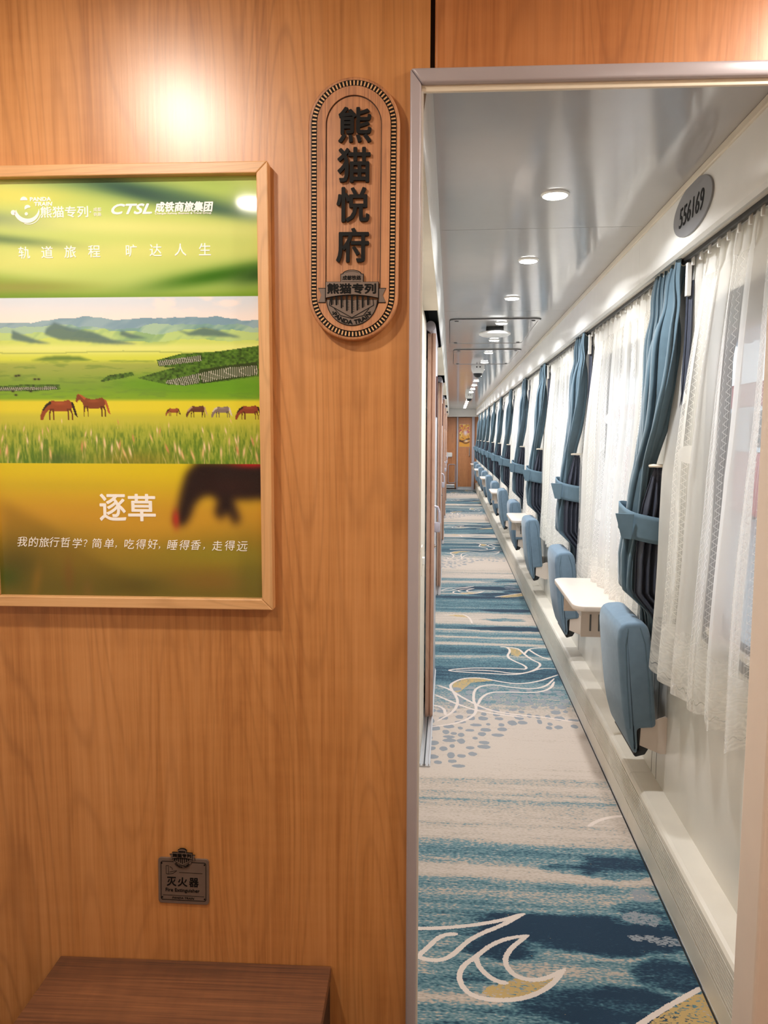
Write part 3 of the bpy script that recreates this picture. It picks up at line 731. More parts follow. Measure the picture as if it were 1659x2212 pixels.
#        z    near  far   xc     amp
CUR = [(1.935, .000, .300, .694, .018), (1.88, .001, .305, .690, .021), (1.70, .004, .310, .682, .026), (1.55, .020, .305, .674, .029), (1.42, .065, .300, .667, .028), (1.31, .150, .300, .660, .026), (1.20, .170, .325, .650, .026),
       (1.11, .180, .335, .640, .024), (1.00, .175, .365, .632, .032), (0.88, .180, .380, .634, .032), (0.80, .185, .370, .698, .013), (0.70, .200, .360, .706, .010)]
def blue_curtain(seed=1):
    t = thing('blue_curtain', 'x', 'curtain', (0, 0, 0), 0, 'slate blue window curtains')
    rnd = random.Random(seed); ph = [rnd.uniform(-0.5, 0.5) for _ in range(12)]
    ns, nz, nf = 150, 70, 6.5
    rows = []
    for j in range(nz+1):
        z = 1.935 - (1.935-0.70)*j/nz
        zc = z
        near, far, xc, A = keyed(z, CUR)
        row = []
        for i in range(ns+1):
            s = i/ns
            wq = 0.45*s + 0.55*s**2.0 + 0.012*math.sin(2*PI*s*2+ph[0]) + 0.012*math.sin(2*PI*s*5+ph[1]+z)
            top = max(0, min(1, (1.93-z)/0.25))
            pinch = 1 - 0.45*math.exp(-((z-1.80)/0.05)**2)
            f = math.sin(2*PI*nf*wq + ph[2])
            f = math.copysign(abs(f)**0.7, f)
            y = near + s*(far-near) + 0.016*math.sin(4*PI*nf*wq+ph[2])*(0.5+0.5*top)*(0.35+ (far-near)*2.2)
            x = xc - A*pinch*f*(0.85+0.3*math.sin(7*s+ph[3])) - 0.020*math.sin(PI*s)*top*max(0, min(1, (z-0.78)/0.15)) + 0.006*math.sin(3*z*4+9*s)
            row.append((x, y, z + (0.006*math.sin(9*s) if j == nz else 0)))
        rows.append(row)
    o = MB().sheet(rows).build('cloth', M_CLOTH, t, smooth=180)
    so = o.modifiers.new('thick', 'SOLIDIFY'); so.thickness = 0.0022; so.offset = 0
    # lining turned outwards on the near side below the holdback
    rows = []
    for j in range(46):
        z = 1.30 - (1.30-0.715)*j/45
        near, far, xc, A = keyed(z, CUR)
        o_ = min(1, (1.30-z)/0.12)
        row = []
        for i in range(61):
            s = i/60
            f = math.sin(2*PI*3.5*s+0.6)
            row.append((min(0.724, xc-0.018*o_ + s*(0.030+0.052*o_)), near-0.006-0.014*o_+0.012*f*o_+0.015*s*(1-o_), z))
        rows.append(row)
    o = MB().sheet(rows).build('lining', M_LINING, t, smooth=180)
    so = o.modifiers.new('thick', 'SOLIDIFY'); so.thickness = 0.002; so.offset = 0
    # leading edge strip of lining above the holdback, seen behind the cloth
    rows = []
    for j in range(24):
        z = 1.86 - (1.86-1.30)*j/23
        near = keyed(z, CUR)[0]
        rows.append([(0.700+0.010*i/6+0.004*math.sin(2*i), near-0.006+0.02*math.sin(i*1.1), z) for i in range(7)])
    o = MB().sheet(rows).build('lining_edge', M_LINING, t, smooth=180)
    so = o.modifiers.new('thick', 'SOLIDIFY'); so.thickness = 0.002; so.offset = 0
    MB().box(0.690, 0.704, -0.022, -0.004, 1.815, 1.912, bevel=0.002).build('heading_tape', M_WHITE, t)
    # tieback band and its loose end
    near, far, xc, A = keyed(1.10, CUR)
    loop = []
    for i in range(48):
        a = 2*PI*i/48
        cx_, cy_ = xc+0.010, (near-0.035+far)/2
        ex = 0.064*math.copysign(abs(math.cos(a))**0.6, math.cos(a)); ey = (far-near+0.035)/2*math.copysign(abs(math.sin(a))**0.6, math.sin(a))*1.0
        loop.append((cx_+ex, cy_+ey*1.08))
    rows = []
    for k_ in range(7):
        h = k_/6
        rows.append([(x, y, 1.062+0.088*h + 0.020*((y-near)/(far-near)) - 0.012*((x-xc)/0.06)) for x, y in loop])
    o = MB().sheet(rows, closed=True).build('tieback', M_TIE, t, smooth=180)
    so = o.modifiers.new('thick', 'SOLIDIFY'); so.thickness = 0.005; so.offset = 1
    fl = MB().prism([(xc-0.050, 1.066), (xc-0.042, 1.150), (xc-0.102, 1.152), (xc-0.080, 1.070)], 'y', near-0.052, near-0.046, bevel=0.0015)
    fl.build('loose_end', M_TIE, t)
    MB().tube([(0.725, 0.125, 1.305), (0.70, 0.125, 1.306), (0.668, 0.122, 1.307), (0.652, 0.130, 1.307), (0.645, 0.145, 1.306)], 0.0055, 10).build('holdback', M_CREAM, t, smooth=40)
    r = MB()
    for i in range(5):
        y = 0.02+0.062*i
        pts = [(0.69+0.009*math.cos(a), y+0.002*math.sin(a), 1.921+0.011*math.sin(a)) for a in [2*PI*q/12 for q in range(13)]]
        r.tube(pts, 0.0018, 6)
    r.build('hook_ring', M_WHITE, t, smooth=60)['kind'] = 'stuff'
    return t
CURY = [2.41, 4.03, 5.70, 7.10, 8.80, 10.42, 12.05, 13.70, 15.2, 16.85, 18.4]
protos = [blue_curtain(1), blue_curtain(5)]
for i, y in enumerate(CURY):
    c = protos[i] if i < 2 else copy_tree(protos[i % 2])
    c.location = (0.0, y, 0)
    c['label'] = '%s slate blue gathered curtain from the doorway, tied back beside a lace curtain' % ORD[i]
CURF = CURY[:]

# ================================================================== lace curtains
def lace_curtain(seed=0, flare=0.02, half=0.66):
    t = thing('lace_curtain', 'x', 'lace curtain', (0, 0, 0), 0, 'white lace window curtains')
    rnd = random.Random(seed); p1, p2, p3 = [rnd.uniform(0, 6) for _ in range(3)]
    ns, nz = 260, 44; H = 1.925-0.685
    me_rows = []; uvs = []
    L = 2*half*1.35
    for j in range(nz+1):
        v = 1-j/nz
        row = []; ur = []
        for i in range(ns+1):
            s = i/ns
            A = 0.006 + 0.016*min(1, (1-v)*1.6)
            w_ = 2*PI*round(11*half/0.66)*s
            x = 0.716 - flare*(1-v) - A*(math.sin(w_+p1+0.5*math.sin(5*s+p2)) + 0.35*math.sin(2.3*w_+p3)) + 0.004*math.sin(9*v+6*s)
            if v > 0.95: x -= 0.006*math.sin(w_*2)
            lean = 0.13*min(1, (1-v)/0.5); y = -half + s*(2*half + lean) + 0.012*math.sin(2*w_+p2)
            drop = 0.048*abs(math.sin(PI*s*L/0.15))**0.8 + 0.012*math.sin(5*s+p3)
            z = 1.925 - H*(1-v) - drop*(1-v)
            row.append((min(x, 0.724), y, z)); ur.append((s*L, v*H))
        me_rows.append(row); uvs.append(ur)
    bm = bmesh.new(); uvl = bm.loops.layers.uv.new('UVMap')
    V = [[bm.verts.new(p) for p in r] for r in me_rows]
    for j in range(nz):
        for i in range(ns):
            f = bm.faces.new((V[j][i], V[j][i+1], V[j+1][i+1], V[j+1][i])); f.smooth = True
            for lp, (jj, ii) in zip(f.loops, ((j, i), (j, i+1), (j+1, i+1), (j+1, i))): lp[uvl].uv = uvs[jj][ii]
    me = bpy.data.meshes.new('lace_cloth'); bm.to_mesh(me); bm.free()
    link('lace_cloth', me, M_LACE, t)
    hk = MB()
    for i in range(14):
        y = -half+0.03+(2*half-0.06)*i/13
        hk.box(0.698, 0.706, y-0.005, y+0.005, 1.900, 1.932, bevel=0.002)
    hk.build('gliders', M_WHITE, t)['kind'] = 'stuff'
    return t
lp = [lace_curtain(3, 0.035, 0.50), lace_curtain(8, 0.02, 0.655)]
for k, c in enumerate(wins):
    o = lp[k] if k < 2 else copy_tree(lp[1])
    lo = (CURY[k-1]+0.345) if k > 0 else 1.36
    hi = CURY[k] if k < len(CURY) else L_END-0.1
    o.location = (0, (1.905 if k == 0 else (lo+hi)/2-0.01), 0)
    if k > 0: o.scale = (1, (hi-lo)/1.31, 1)
    o['label'] = ('white patterned lace curtain with scalloped hem nearest the doorway' if k == 0 else '%s white lace curtain from the doorway, hanging over a window beside the blue curtains' % ORD[k])

# ================================================================== folding seats and tables
TAB = [3.41 + 3.17*k for k in range(6)]
def seat():
    t = thing('folding_seat', 'x', 'folding seat', (XW, 0, 0), 0, 'blue folding wall seats')
    M = Matrix.Translation((-0.090, 0, 0.44)) @ Matrix.Rotation(math.radians(-5.5), 4, 'Y')
    # cushion: rounded slab, fuller at the top
    prof = [(0.052, -0.01), (0.055, 0.20), (0.054, 0.30), (0.046, 0.338), (0.026, 0.353), (-0.028, 0.353), (-0.047, 0.338), (-0.055, 0.30), (-0.056, 0.18), (-0.054, 0.06), (-0.048, -0.01), (-0.036, -0.075), (-0.022, -0.10), (-0.012, -0.085), (-0.010, -0.01)]
    MB().prism(prof, 'y', -0.165, 0.165, bevel=0.014, seg=4, M=M).build('cushion', M_SEAT, t, smooth=60)
    for yy in (-0.1655, 0.1655):
        for xo in (-0.034, 0.036):
            pip = MB(); pip.tube([M @ Vector((xo, yy, -0.005)), M @ Vector((xo, yy, 0.15)), M @ Vector((xo*0.9, yy, 0.28)), M @ Vector((xo*0.55, yy*0.995, 0.335))], 0.0018, 6)
            pip.build('piping', M_TIE, t, smooth=60)
    sh = MB().prism([(-0.010, 0.0), (0.050, 0.0), (0.046, -0.055), (0.012, -0.105), (-0.02, -0.112), (-0.028, -0.10), (-0.008, -0.088)], 'y', -0.150, 0.150, bevel=0.004, M=M)
    sh.build('underside_shell', M_BLACKP, t, smooth=40)
    for s in (-1, 1):
        pl = MB().prism([(0.0, 0.342), (0.0, 0.468), (-0.012, 0.470), (-0.085, 0.44), (-0.088, 0.37), (-0.02, 0.342)], 'y', s*0.150-0.0025, s*0.150+0.0025, bevel=0.001)
        pl.box(-0.006, 0.0, s*0.150-0.02*(s > 0), s*0.150+0.02*(s < 0), 0.345, 0.465)
        pl.build('bracket', M_TABLE, t)
    MB().cyl((-0.055, -0.150, 0.40), (-0.055, 0.150, 0.40), 0.010).build('hinge_bar', M_STEEL, t, smooth=40)
    return t
s0 = seat(); n = 0
for k, c in enumerate(TAB):
    for dy in (-0.71, 0.83):
        if c+dy > L_END-0.2: continue
        o = s0 if n == 0 else copy_tree(s0)
        o.location = (XW, c+dy, 0)
        o['label'] = ('blue padded folding seat nearest the doorway, folded up against the wall' if n == 0 else '%s blue padded folding wall seat from the doorway' % ORD[n])
        n += 1
def table():
    t = thing('wall_table', 'x', 'table', (XW, 0, 0), 0, 'small cream wall tables')
    top = MB(); pts = [(0.0, -0.32), (0.0, 0.32)]
    for a in range(7): q = PI/2*a/6; pts.append((-0.172-0.055*math.sin(q), 0.265+0.055*math.cos(q)))
    for a in range(7): q = PI/2*a/6; pts.append((-0.172-0.055*math.cos(q), -0.265-0.055*math.sin(q)))
    top.prism(pts, 'z', 0.698, 0.720, bevel=0.004, seg=3); top.build('tabletop', M_TABLE, t, smooth=40)
    b = MB(); b.box(-0.185, 0, -0.24, -0.236, 0.575, 0.698); b.box(-0.185, 0, 0.236, 0.24, 0.575, 0.698); b.box(-0.004, 0, -0.24, 0.24, 0.575, 0.698)
    b.prism([(-0.185, 0.698), (-0.181, 0.698), (-0.121, 0.575), (-0.125, 0.575)], 'y', -0.24, 0.24)
    b.build('bracket_box', M_TABLE, t)
    s = MB()
    for i in range(4): s.box(-0.15+0.035*i, -0.143+0.035*i, -0.2412, -0.2395, 0.600, 0.670)
    s.build('vent_slots', M_RUBBER, t)
    for i in (0, 1): MB().cyl((-0.08-0.05*i, -0.255, 0.688), (-0.08-0.05*i, -0.255, 0.699), 0.006).build('stop', M_STEEL, t)
    return t
t0 = table()
for k, c in enumerate(TAB):
    o = t0 if k == 0 else copy_tree(t0)
    o.location = (XW, c, 0)
    o['label'] = ('cream wall table nearest the doorway, between two blue folding seats' if k == 0 else '%s cream wall table from the doorway, between blue folding seats' % ORD[k])

# ================================================================== number plate on the header
t = thing('number_plate', 'silver grey oval plate reading 556169 on the white window header', 'sign', (XH, 2.205, 2.016))
el = [(0.168*math.cos(2*PI*i/64), 0.0665*math.sin(2*PI*i/64)) for i in range(64)]
MB().prism(el, 'x', -0.004, 0.002, bevel=0.001).build('oval', M_OVAL, t)
me = text_mesh('556169', 0.076, 0.001, 0.0, 0.15, sx=0.95)
MB().mesh(me, M=Matrix.Translation((-0.0048, 0, -0.004)) @ Matrix.Rotation(-PI/2, 4, 'Z')).build('digits', M_INK, t)

# ================================================================== picture on the far door
def autumn():
    nx, ny = 120, 180; U, V = np.meshgrid(np.linspace(0, 1, nx), np.linspace(0, 1, ny)); U = U.ravel(); V = V.ravel()
    n = fbm(U*6, V*7, 2, 4); n2 = fbm(U*10+4, V*12, 6, 4)
    c = np.outer(np.ones(len(U)), lin((226, 160, 62))); 
    def over(mask, col):
        c[:] = c*(1-mask[:, None]) + np.array(lin(col))[None]*mask[:, None]
    over(np.clip((n-0.5)*6, 0, 1)*(V < .62), (240, 200, 110)); over(np.clip((n2-0.58)*9, 0, 1)*(V < .4), (196, 90, 96)); over(np.clip((0.36-n2)*12, 0, 1)*(V < .65), (120, 60, 40))
    over(np.exp(-(((U-.6)/.2)**2+((V-.38)/.12)**2)*1.5), (236, 216, 226))
    over(np.exp(-(((V-.70-.05*np.sin(U*5))/.035)**2))*(V > .5), (60, 30, 24)); over(np.exp(-(((V-.80+.04*np.sin(U*6+1))/.03)**2)), (90, 40, 30)); over(np.exp(-(((U-.68)/.15)**2+((V-.74)/.04)**2)), (236, 214, 190))
    P = np.stack([(U-.5)*0.27, np.zeros(len(U)), (0.5-V)*0.58], 1)
    return grid_mesh('print', P, nx, ny, c)
t = thing('door_picture', 'unframed autumn landscape picture on the wooden door at the corridor end', 'picture', (0.36, L_END+0.114, 1.42))
MB().box(-0.137, 0.137, 0.0, 0.006, -0.293, 0.293).build('backing', M_WHITE, t)
link('print', autumn(), print_mat('autumn_print', 0.3), t, loc=(0, -0.001, 0))

# ================================================================== outside the windows
plat = struct(MB().box(1.9, 9.0, -8, 40, -0.35, -0.25).build('platform', mat('platform_concrete', (196, 198, 198), 0.8, vary=0.1)))
tr_ = thing('railway_carriage', 'red and white carriage standing beyond the platform outside the windows', 'train', (6.0, 8.0, -0.2))
MB().box(0, 2.6, -22, 30, 0.0, 1.3, bevel=0.08).build('lower_body', mat('carriage_red', (196, 40, 44), 0.4), tr_)
MB().box(0, 2.6, -22, 30, 1.3, 2.2).build('window_band', mat('carriage_pale', (214, 220, 226), 0.35), tr_)
MB().box(0, 2.6, -22, 30, 2.2, 2.7, bevel=0.08).build('upper_body', mat('carriage_red_upper', (190, 48, 50), 0.4), tr_)
for i in range(20):
    MB().box(-0.02, 0.02, -21+2.5*i, -19.4+2.5*i, 1.4, 2.1, bevel=0.008).build('carriage_window', M_RUBBER, tr_)
cn = thing('platform_canopy', 'pale ribbed platform canopy outside the windows', 'canopy', (4.6, 8.0, 4.4))
b = MB()
for i in range(60): b.box(-1.9, 5.0, -20+0.9*i, -19.75+0.9*i, 0.0, 0.12)
b.build('rib', mat('canopy_rib', (150, 158, 166), 0.6), cn)
MB().box(-1.9, 5.0, -20, 34, 0.12, 0.18).build('roof_sheet', mat('canopy_sheet', (206, 212, 218), 0.6), cn)
for i in range(6):
    MB().cyl((0.2, -16+9*i, -4.65), (0.2, -16+9*i, 0.0), 0.11).build('post', mat('canopy_post', (190, 194, 198), 0.5), cn, smooth=40)

# ================================================================== things on the vestibule wall
CA, SA = math.cos(PA), math.sin(PA)
def ploc(u, z, y=0.0): return (CA*u - SA*y, PY + SA*u + CA*y, z)

# ------------------------------------------------------------------ framed meadow poster
PU, PZ = -0.5515, 1.1035
poster = thing('framed_poster', 'large meadow poster in a pale beech frame with horses and white lettering', 'framed poster', ploc(PU, PZ), PA)
fo_l, fo_r, f_h, fw_ = -0.2515, 0.2514, 0.7387, 0.0186
for nm, poly, mt in (('frame_rail', [(fo_l, f_h), (fo_r, f_h), (fo_r-fw_, f_h-fw_), (fo_l+fw_, f_h-fw_)], M_BEECH_H),
                     ('frame_rail', [(fo_l, 0), (fo_l+fw_, fw_), (fo_r-fw_, fw_), (fo_r, 0)], M_BEECH_H),
                     ('frame_stile', [(fo_l, 0), (fo_l, f_h), (fo_l+fw_, f_h-fw_), (fo_l+fw_, fw_)], M_BEECH),
                     ('frame_stile', [(fo_r, 0), (fo_r-fw_, fw_), (fo_r-fw_, f_h-fw_), (fo_r, f_h)], M_BEECH)):
    MB().prism(poly, 'y', -0.024, 0.0, bevel=0.0016, seg=2).build(nm, mt, poster)
MB().box(fo_l+0.01, fo_r-0.01, -0.010, 0.0, 0.01, f_h-0.01).build('backing', M_WHITE, poster)
def px2uz(X, Y): return (-0.7845 + X/1217.0 - PU, 1.8227 - (Y-390)/1277.0 - PZ)
def paint():
    nx, ny = 400, 620
    u = np.linspace(fo_l+fw_-0.001, fo_r-fw_+0.001, nx); z = np.linspace(f_h-fw_+0.001, fw_-0.001, ny)
    U, Z = np.meshgrid(u, z); U = U.ravel(); Z = Z.ravel()
    X = (U+PU+0.7845)*1217.0; Y = 390+(1.8227-Z-PZ)*1277.0
    C = np.zeros((len(X), 3))
    def over(msk, col):
        msk = np.clip(msk, 0, 1)[:, None]; C[:] = C*(1-msk) + np.array(col, float)[None]*msk
    def ell(cx, cy, rx, ry, rot=0, p=1.0):
        c, s = math.cos(rot), math.sin(rot); dx, dy = X-cx, Y-cy
        return np.exp(-(((dx*c+dy*s)/rx)**2+((-dx*s+dy*c)/ry)**2)*p)
    def sstep(a, b, v): t = np.clip((v-a)/(b-a), 0, 1); return t*t*(3-2*t)
    def poly(pts, soft=0.0):
        pts = np.array(pts, float); c = np.zeros(X.shape, bool); j = len(pts)-1
        for i in range(len(pts)):
            yi, yj = pts[i, 1], pts[j, 1]
            if yi != yj:
                c ^= ((yi > Y) != (yj > Y)) & (X < (pts[j, 0]-pts[i, 0])*(Y-yi)/(yj-yi)+pts[i, 0])
            j = i
        m_ = c.astype(float)
        if soft:
            r = max(1, int(soft)); g = m_.reshape(ny, nx)
            for _ in range(3):
                for ax in (0, 1):
                    k = np.ones(2*r+1)/(2*r+1); g = np.apply_along_axis(lambda q: np.convolve(np.pad(q, r, 'edge'), k, 'valid'), ax, g)
            m_ = g.ravel()
        return m_
    # ---- top band: blurred hills
    top = Y < 635
    over(np.ones(len(X)), (190, 214, 118))
    over(ell(60, 420, 130, 26, 0.05), (220, 222, 110)); over(ell(300, 410, 260, 22, 0.16), (104, 142, 96)); over(ell(330, 420, 110, 15, 0.25), (60, 92, 84)); over(ell(470, 452, 110, 15, 0.22), (78, 112, 92))
    over(ell(480, 408, 70, 18, 0.2), (176, 206, 110)); over(ell(30, 470, 110, 15, 0.1), (120, 150, 110)); over(ell(60, 515, 170, 11, 0.12), (96, 130, 84))
    over(ell(330, 490, 330, 22, 0.05)*0.8, (232, 236, 150)); over(ell(300, 540, 300, 24, 0.0)*0.8, (224, 230, 138)); over(ell(100, 560, 240, 24)*0.7, (222, 228, 132))
    over(sstep(575, 630, Y - 30*np.sin(X/180.0-0.4))*0.95, (118, 160, 50)); over(ell(480, 592, 160, 18, -0.16), (64, 118, 34)); over(ell(570, 590, 60, 20, -0.16), (52, 92, 40)); over(ell(60, 612, 160, 14), (150, 160, 76))
    over(sstep(622, 636, Y)*0.4, (104, 150, 44))
    # ---- middle band: plain with hills, woods, horses
    mid = (Y >= 635) & (Y < 990)
    sky = np.outer(sstep(635, 690, Y), (250, 240, 238)) + np.outer(1-sstep(635, 690, Y), (218, 230, 246))
    C[mid] = sky[mid]
    cl = np.clip((fbm(X/46.0, Y/18.0, 4, 4)-0.50)*5, 0, 1)*sstep(250, 380, X)*(Y < 676)*mid
    over(cl*0.8, (250, 240, 240))
    def ridge(base, amp, sc, seed): return base - amp*(fbm(X/sc, X*0+seed*3.7, seed, 4)-0.35)
    def hills(base, amp, sc, seed, cl_, cd, shade=0.55):
        r = ridge(base, amp, sc, seed); msk = (Y > r)*mid
        slope = fbm(X/(sc*0.55)+ (Y-r)/34.0, (Y-r)/60.0, seed+9, 3)
        over(msk*1.0, cl_); over(msk*np.clip((slope-0.5)*6, 0, 1)*shade, cd)
    hills(688, 30, 90, 3, (150, 182, 196), (112, 150, 178)); hills(700, 34, 70, 8, (170, 204, 180), (92, 142, 156))
    hills(712, 36, 60, 12, (190, 220, 142), (110, 160, 128)); hills(728, 26, 90, 21, (208, 228, 120), (140, 182, 112), 0.45)
    for pts in ([(122, 700), (140, 687), (170, 698), (220, 708), (260, 724), (316, 734), (270, 736), (200, 728), (150, 724), (118, 712)],
                [(50, 703), (70, 712), (100, 724), (135, 733), (90, 731), (48, 722)], [(280, 705), (306, 714), (336, 722), (300, 722), (276, 714)],
                [(395, 704), (420, 710), (450, 699), (480, 705), (500, 712), (530, 721), (470, 718), (420, 716)], [(0, 740), (30, 741), (80, 748), (0, 748)]):
        over(poly(pts, 1)*mid*0.85, (88, 118, 120))
    over(sstep(728, 742, Y)*mid, (228, 238, 140)); over(sstep(742, 766, Y)*mid, (212, 224, 84))
    over((np.abs(Y-751-2*np.sin(X/60)) < 1.5)*mid*0.5, (150, 170, 90))
    over(poly([(88, 768), (120, 760), (150, 758), (190, 760), (214, 768)], 1)*mid, (106, 138, 58))
    over(sstep(764, 780, Y)*mid, (160, 176, 84)); over(sstep(778, 830, Y)*mid, (120, 160, 56)); over(sstep(820, 848, Y)*mid, (128, 172, 44))
    nz_ = fbm(X/30.0, Y/5.0, 31, 3); over(np.clip((nz_-0.55)*6, 0, 1)*mid*(Y < 850)*(Y > 765)*0.45, (104, 140, 60))
    over(poly([(230, 815), (300, 805), (420, 790), (570, 800), (570, 848), (300, 830)], 6)*mid*0.8, (98, 160, 34))
    def forest(pts, trunk):
        m_ = poly(pts)*mid; n = fbm(X/5.0, Y/4.0, 77, 3)
        over(m_, (70, 108, 38)); over(m_*np.clip((n-0.5)*5, 0, 1)*0.8, (96, 138, 48)); over(m_*np.clip((0.42-n)*6, 0, 1)*0.8, (40, 64, 28))
        t_ = poly(trunk)*mid; over(t_*0.9, (58, 70, 44)); over(t_*(np.sin(X*1.5+3*np.sin(Y/6.0)+2*vnoise(X/4, Y/30, 5)) > 0.3)*0.9, (196, 196, 186))
    forest([(352, 768), (400, 755), (480, 750), (566, 738), (566, 762), (520, 776), (430, 784), (356, 782)], [(354, 770), (445, 758), (446, 770), (356, 781)])
    forest([(310, 806), (350, 794), (380, 786), (440, 774), (500, 758), (568, 744), (568, 802), (500, 812), (410, 822), (372, 820)], [(370, 812), (440, 796), (440, 816), (410, 822), (370, 818)])
    over(poly([(438, 790), (480, 782), (560, 772), (560, 800), (500, 810), (446, 818)])*mid*0.9, (50, 66, 34))
    t_ = poly([(440, 796), (500, 784), (560, 780), (560, 800), (500, 806), (446, 816)])*mid; over(t_*(np.sin(X*1.4+2*np.sin(Y/8.0)) > 0.35)*0.85, (204, 202, 190))
    forest([(232, 812), (250, 800), (300, 793), (304, 800), (280, 806), (236, 814)], [(0, 0), (1, 0), (0, 1)])
    forest([(0, 824), (60, 820), (146, 820), (148, 830), (90, 834), (0, 834)], [(4, 826), (140, 824), (140, 830), (4, 833)])
    over(sstep(848, 858, Y)*mid, (226, 216, 56)); over(sstep(872, 892, Y)*mid, (200, 198, 66))
    # grass in front
    g = fbm(X/3.2, Y/16.0, 40, 3); g2 = fbm(X/60.0, Y/40.0, 41, 3)
    over(sstep(892, 930, Y)*mid, (158, 174, 58)); over(sstep(922, 975, Y)*mid*(0.55+0.45*g2), (98, 138, 40))
    over(np.clip((g-0.52)*6, 0, 1)*sstep(888, 915, Y)*mid*0.42, (204, 202, 92)); over(np.clip((0.45-g)*6, 0, 1)*sstep(895, 935, Y)*mid*0.55, (70, 112, 34))
    over(ell(300, 985, 90, 24)*mid*0.5, (160, 130, 44)); over(ell(140, 980, 40, 14)*mid*0.6, (70, 96, 44))
    rs = random.Random(12)
    for _ in range(70):
        x = rs.uniform(2, 564); y = rs.uniform(900, 992); s_ = 0.5 + (y-895)/95.0
        if y < 955 and rs.random() < 0.35: continue
        col = rs.choice([(226, 190, 130), (232, 204, 150), (206, 150, 96), (238, 214, 168)])
        lean = rs.uniform(-0.25, 0.35)
        over(ell(x, y-8*s_, 1.6*s_, 8*s_, -lean)*1.3*mid, col); over(ell(x-lean*14*s_, y+10*s_, 0.7*s_, 12*s_, -lean)*mid*0.8, (214, 196, 130))
    # horses
    def horse(x, y, s_, col, flip=False, grazing=True, mane=(40, 26, 22)):
        f = -1 if flip else 1
        def q(pts): return [(x+f*a*s_, y+b_*s_) for a, b_ in pts]
        body = [(-24, -14), (-16, -19), (-4, -16), (8, -17), (20, -20), (27, -14), (28, -4), (22, 4), (8, 6), (-8, 6), (-20, 3), (-25, -6)]
        over(poly(q(body))*mid, col)
        for lx, dx in ((-20, -2), (-15, 2), (18, 1), (23, 4)):
            over(poly(q([(lx-2.6, 0), (lx+2.8, 0), (lx+1.6+dx, 12), (lx+1.2+dx, 25), (lx-1.2+dx, 25), (lx-1.2+dx, 12)]))*mid, tuple(v*0.72 for v in col))
        if grazing:
            over(poly(q([(-20, -16), (-26, -12), (-38, 4), (-42, 14), (-42, 24), (-37, 25), (-34, 18), (-30, 10), (-20, 0)]))*mid, col)
            over(poly(q([(-20, -17), (-30, -10), (-38, 2), (-35, 4), (-26, -6), (-17, -12)]))*mid, mane)
        else:
            over(poly(q([(-18, -18), (-30, -26), (-37, -28), (-41, -12), (-38, -8), (-34, -14), (-30, -14), (-22, -4)]))*mid, col)
            over(poly(q([(-16, -19), (-28, -27), (-36, -29), (-30, -24), (-20, -14)]))*mid, mane)
        over(poly(q([(25, -16), (30, -14), (36, 6), (39, 20), (33, 14), (28, -2)]))*mid, mane)
        over(ell(x, y-12*s_, 14*s_, 3.5*s_)*mid*0.35, tuple(min(255, v*1.35+20) for v in col))
    horse(144, 872, 0.98, (146, 70, 36)); horse(216, 866, 0.92, (130, 66, 36), grazing=False, mane=(176, 92, 50))
    horse(384, 878, 0.40, (150, 82, 52)); horse(434, 876, 0.56, (100, 62, 48), mane=(190, 160, 130)); horse(486, 877, 0.54, (132, 116, 110), mane=(214, 204, 194)); horse(542, 878, 0.68, (140, 66, 44), mane=(50, 30, 28))
    for x, y in ((54, 801), (60, 800), (94, 808), (102, 808), (46, 834), (84, 834), (52, 842)): over(ell(x, y, 3, 1.8)*1.2*mid, (40, 34, 30))
    # ---- bottom band: blurred close-up
    bot = Y >= 990
    g0 = sstep(990, 1110, Y)
    C[bot] = (np.outer(1-g0, (224, 204, 34)) + np.outer(g0, (206, 158, 48)))[bot]
    def ob(msk, col): over(msk*bot, col)
    ob(ell(140, 1040, 190, 14)*0.35, (196, 178, 40)); ob(sstep(1105, 1190, Y + 12*np.sin(X/70.0))*0.85, (150, 126, 40)); ob(sstep(1180, 1285, Y)*0.85, (98, 98, 38))
    ob(ell(470, 1190, 130, 26)*0.8, (150, 140, 44)); ob(ell(470, 1250, 130, 30)*0.5, (150, 104, 52)); ob(ell(40, 1215, 60, 40)*0.8, (84, 84, 30)); ob(ell(20, 1245, 30, 26)*0.7, (52, 90, 24))
    ob(ell(80, 1250, 11, 40, 0.2)*0.6, (170, 128, 46)); ob(ell(150, 1240, 12, 36)*0.4, (146, 84, 46)); ob(ell(190, 1270, 14, 24)*0.4, (150, 110, 60)); ob(ell(545, 1240, 40, 50)*0.5, (110, 118, 44))
    ob(ell(300, 1260, 60, 22)*0.5, (84, 78, 30)); ob(poly([(10, 1072), (90, 1116), (200, 1190), (345, 1285), (10, 1285)], 7)*0.32, (92, 72, 20))  # the soft polygon paints a diagonal shade across the print
    ob(poly([(575, 985), (430, 985), (408, 1010), (396, 1050), (388, 1090), (380, 1118), (396, 1130), (412, 1112), (424, 1080), (440, 1062), (462, 1058), (474, 1070), (466, 1098), (480, 1116), (492, 1092), (508, 1126), (520, 1112), (506, 1068), (575, 1066)], 5), (34, 20, 22))
    ob(ell(384, 1112, 8, 20)*0.9, (186, 56, 40)); ob(ell(545, 990, 40, 9)*1.0, (176, 26, 34)); ob(ell(505, 1040, 60, 22)*0.4, (58, 26, 26))
    C /= 255.0
    C = np.where(C <= 0.04045, C/12.92, ((C+0.055)/1.055)**2.4)
    P = np.stack([U, np.full(len(U), -0.0105), Z], 1)
    return grid_mesh('print', P[:, [0, 1, 2]], nx, ny, C)
link('print', paint(), print_mat('glossy_poster_print', 0.06), poster)

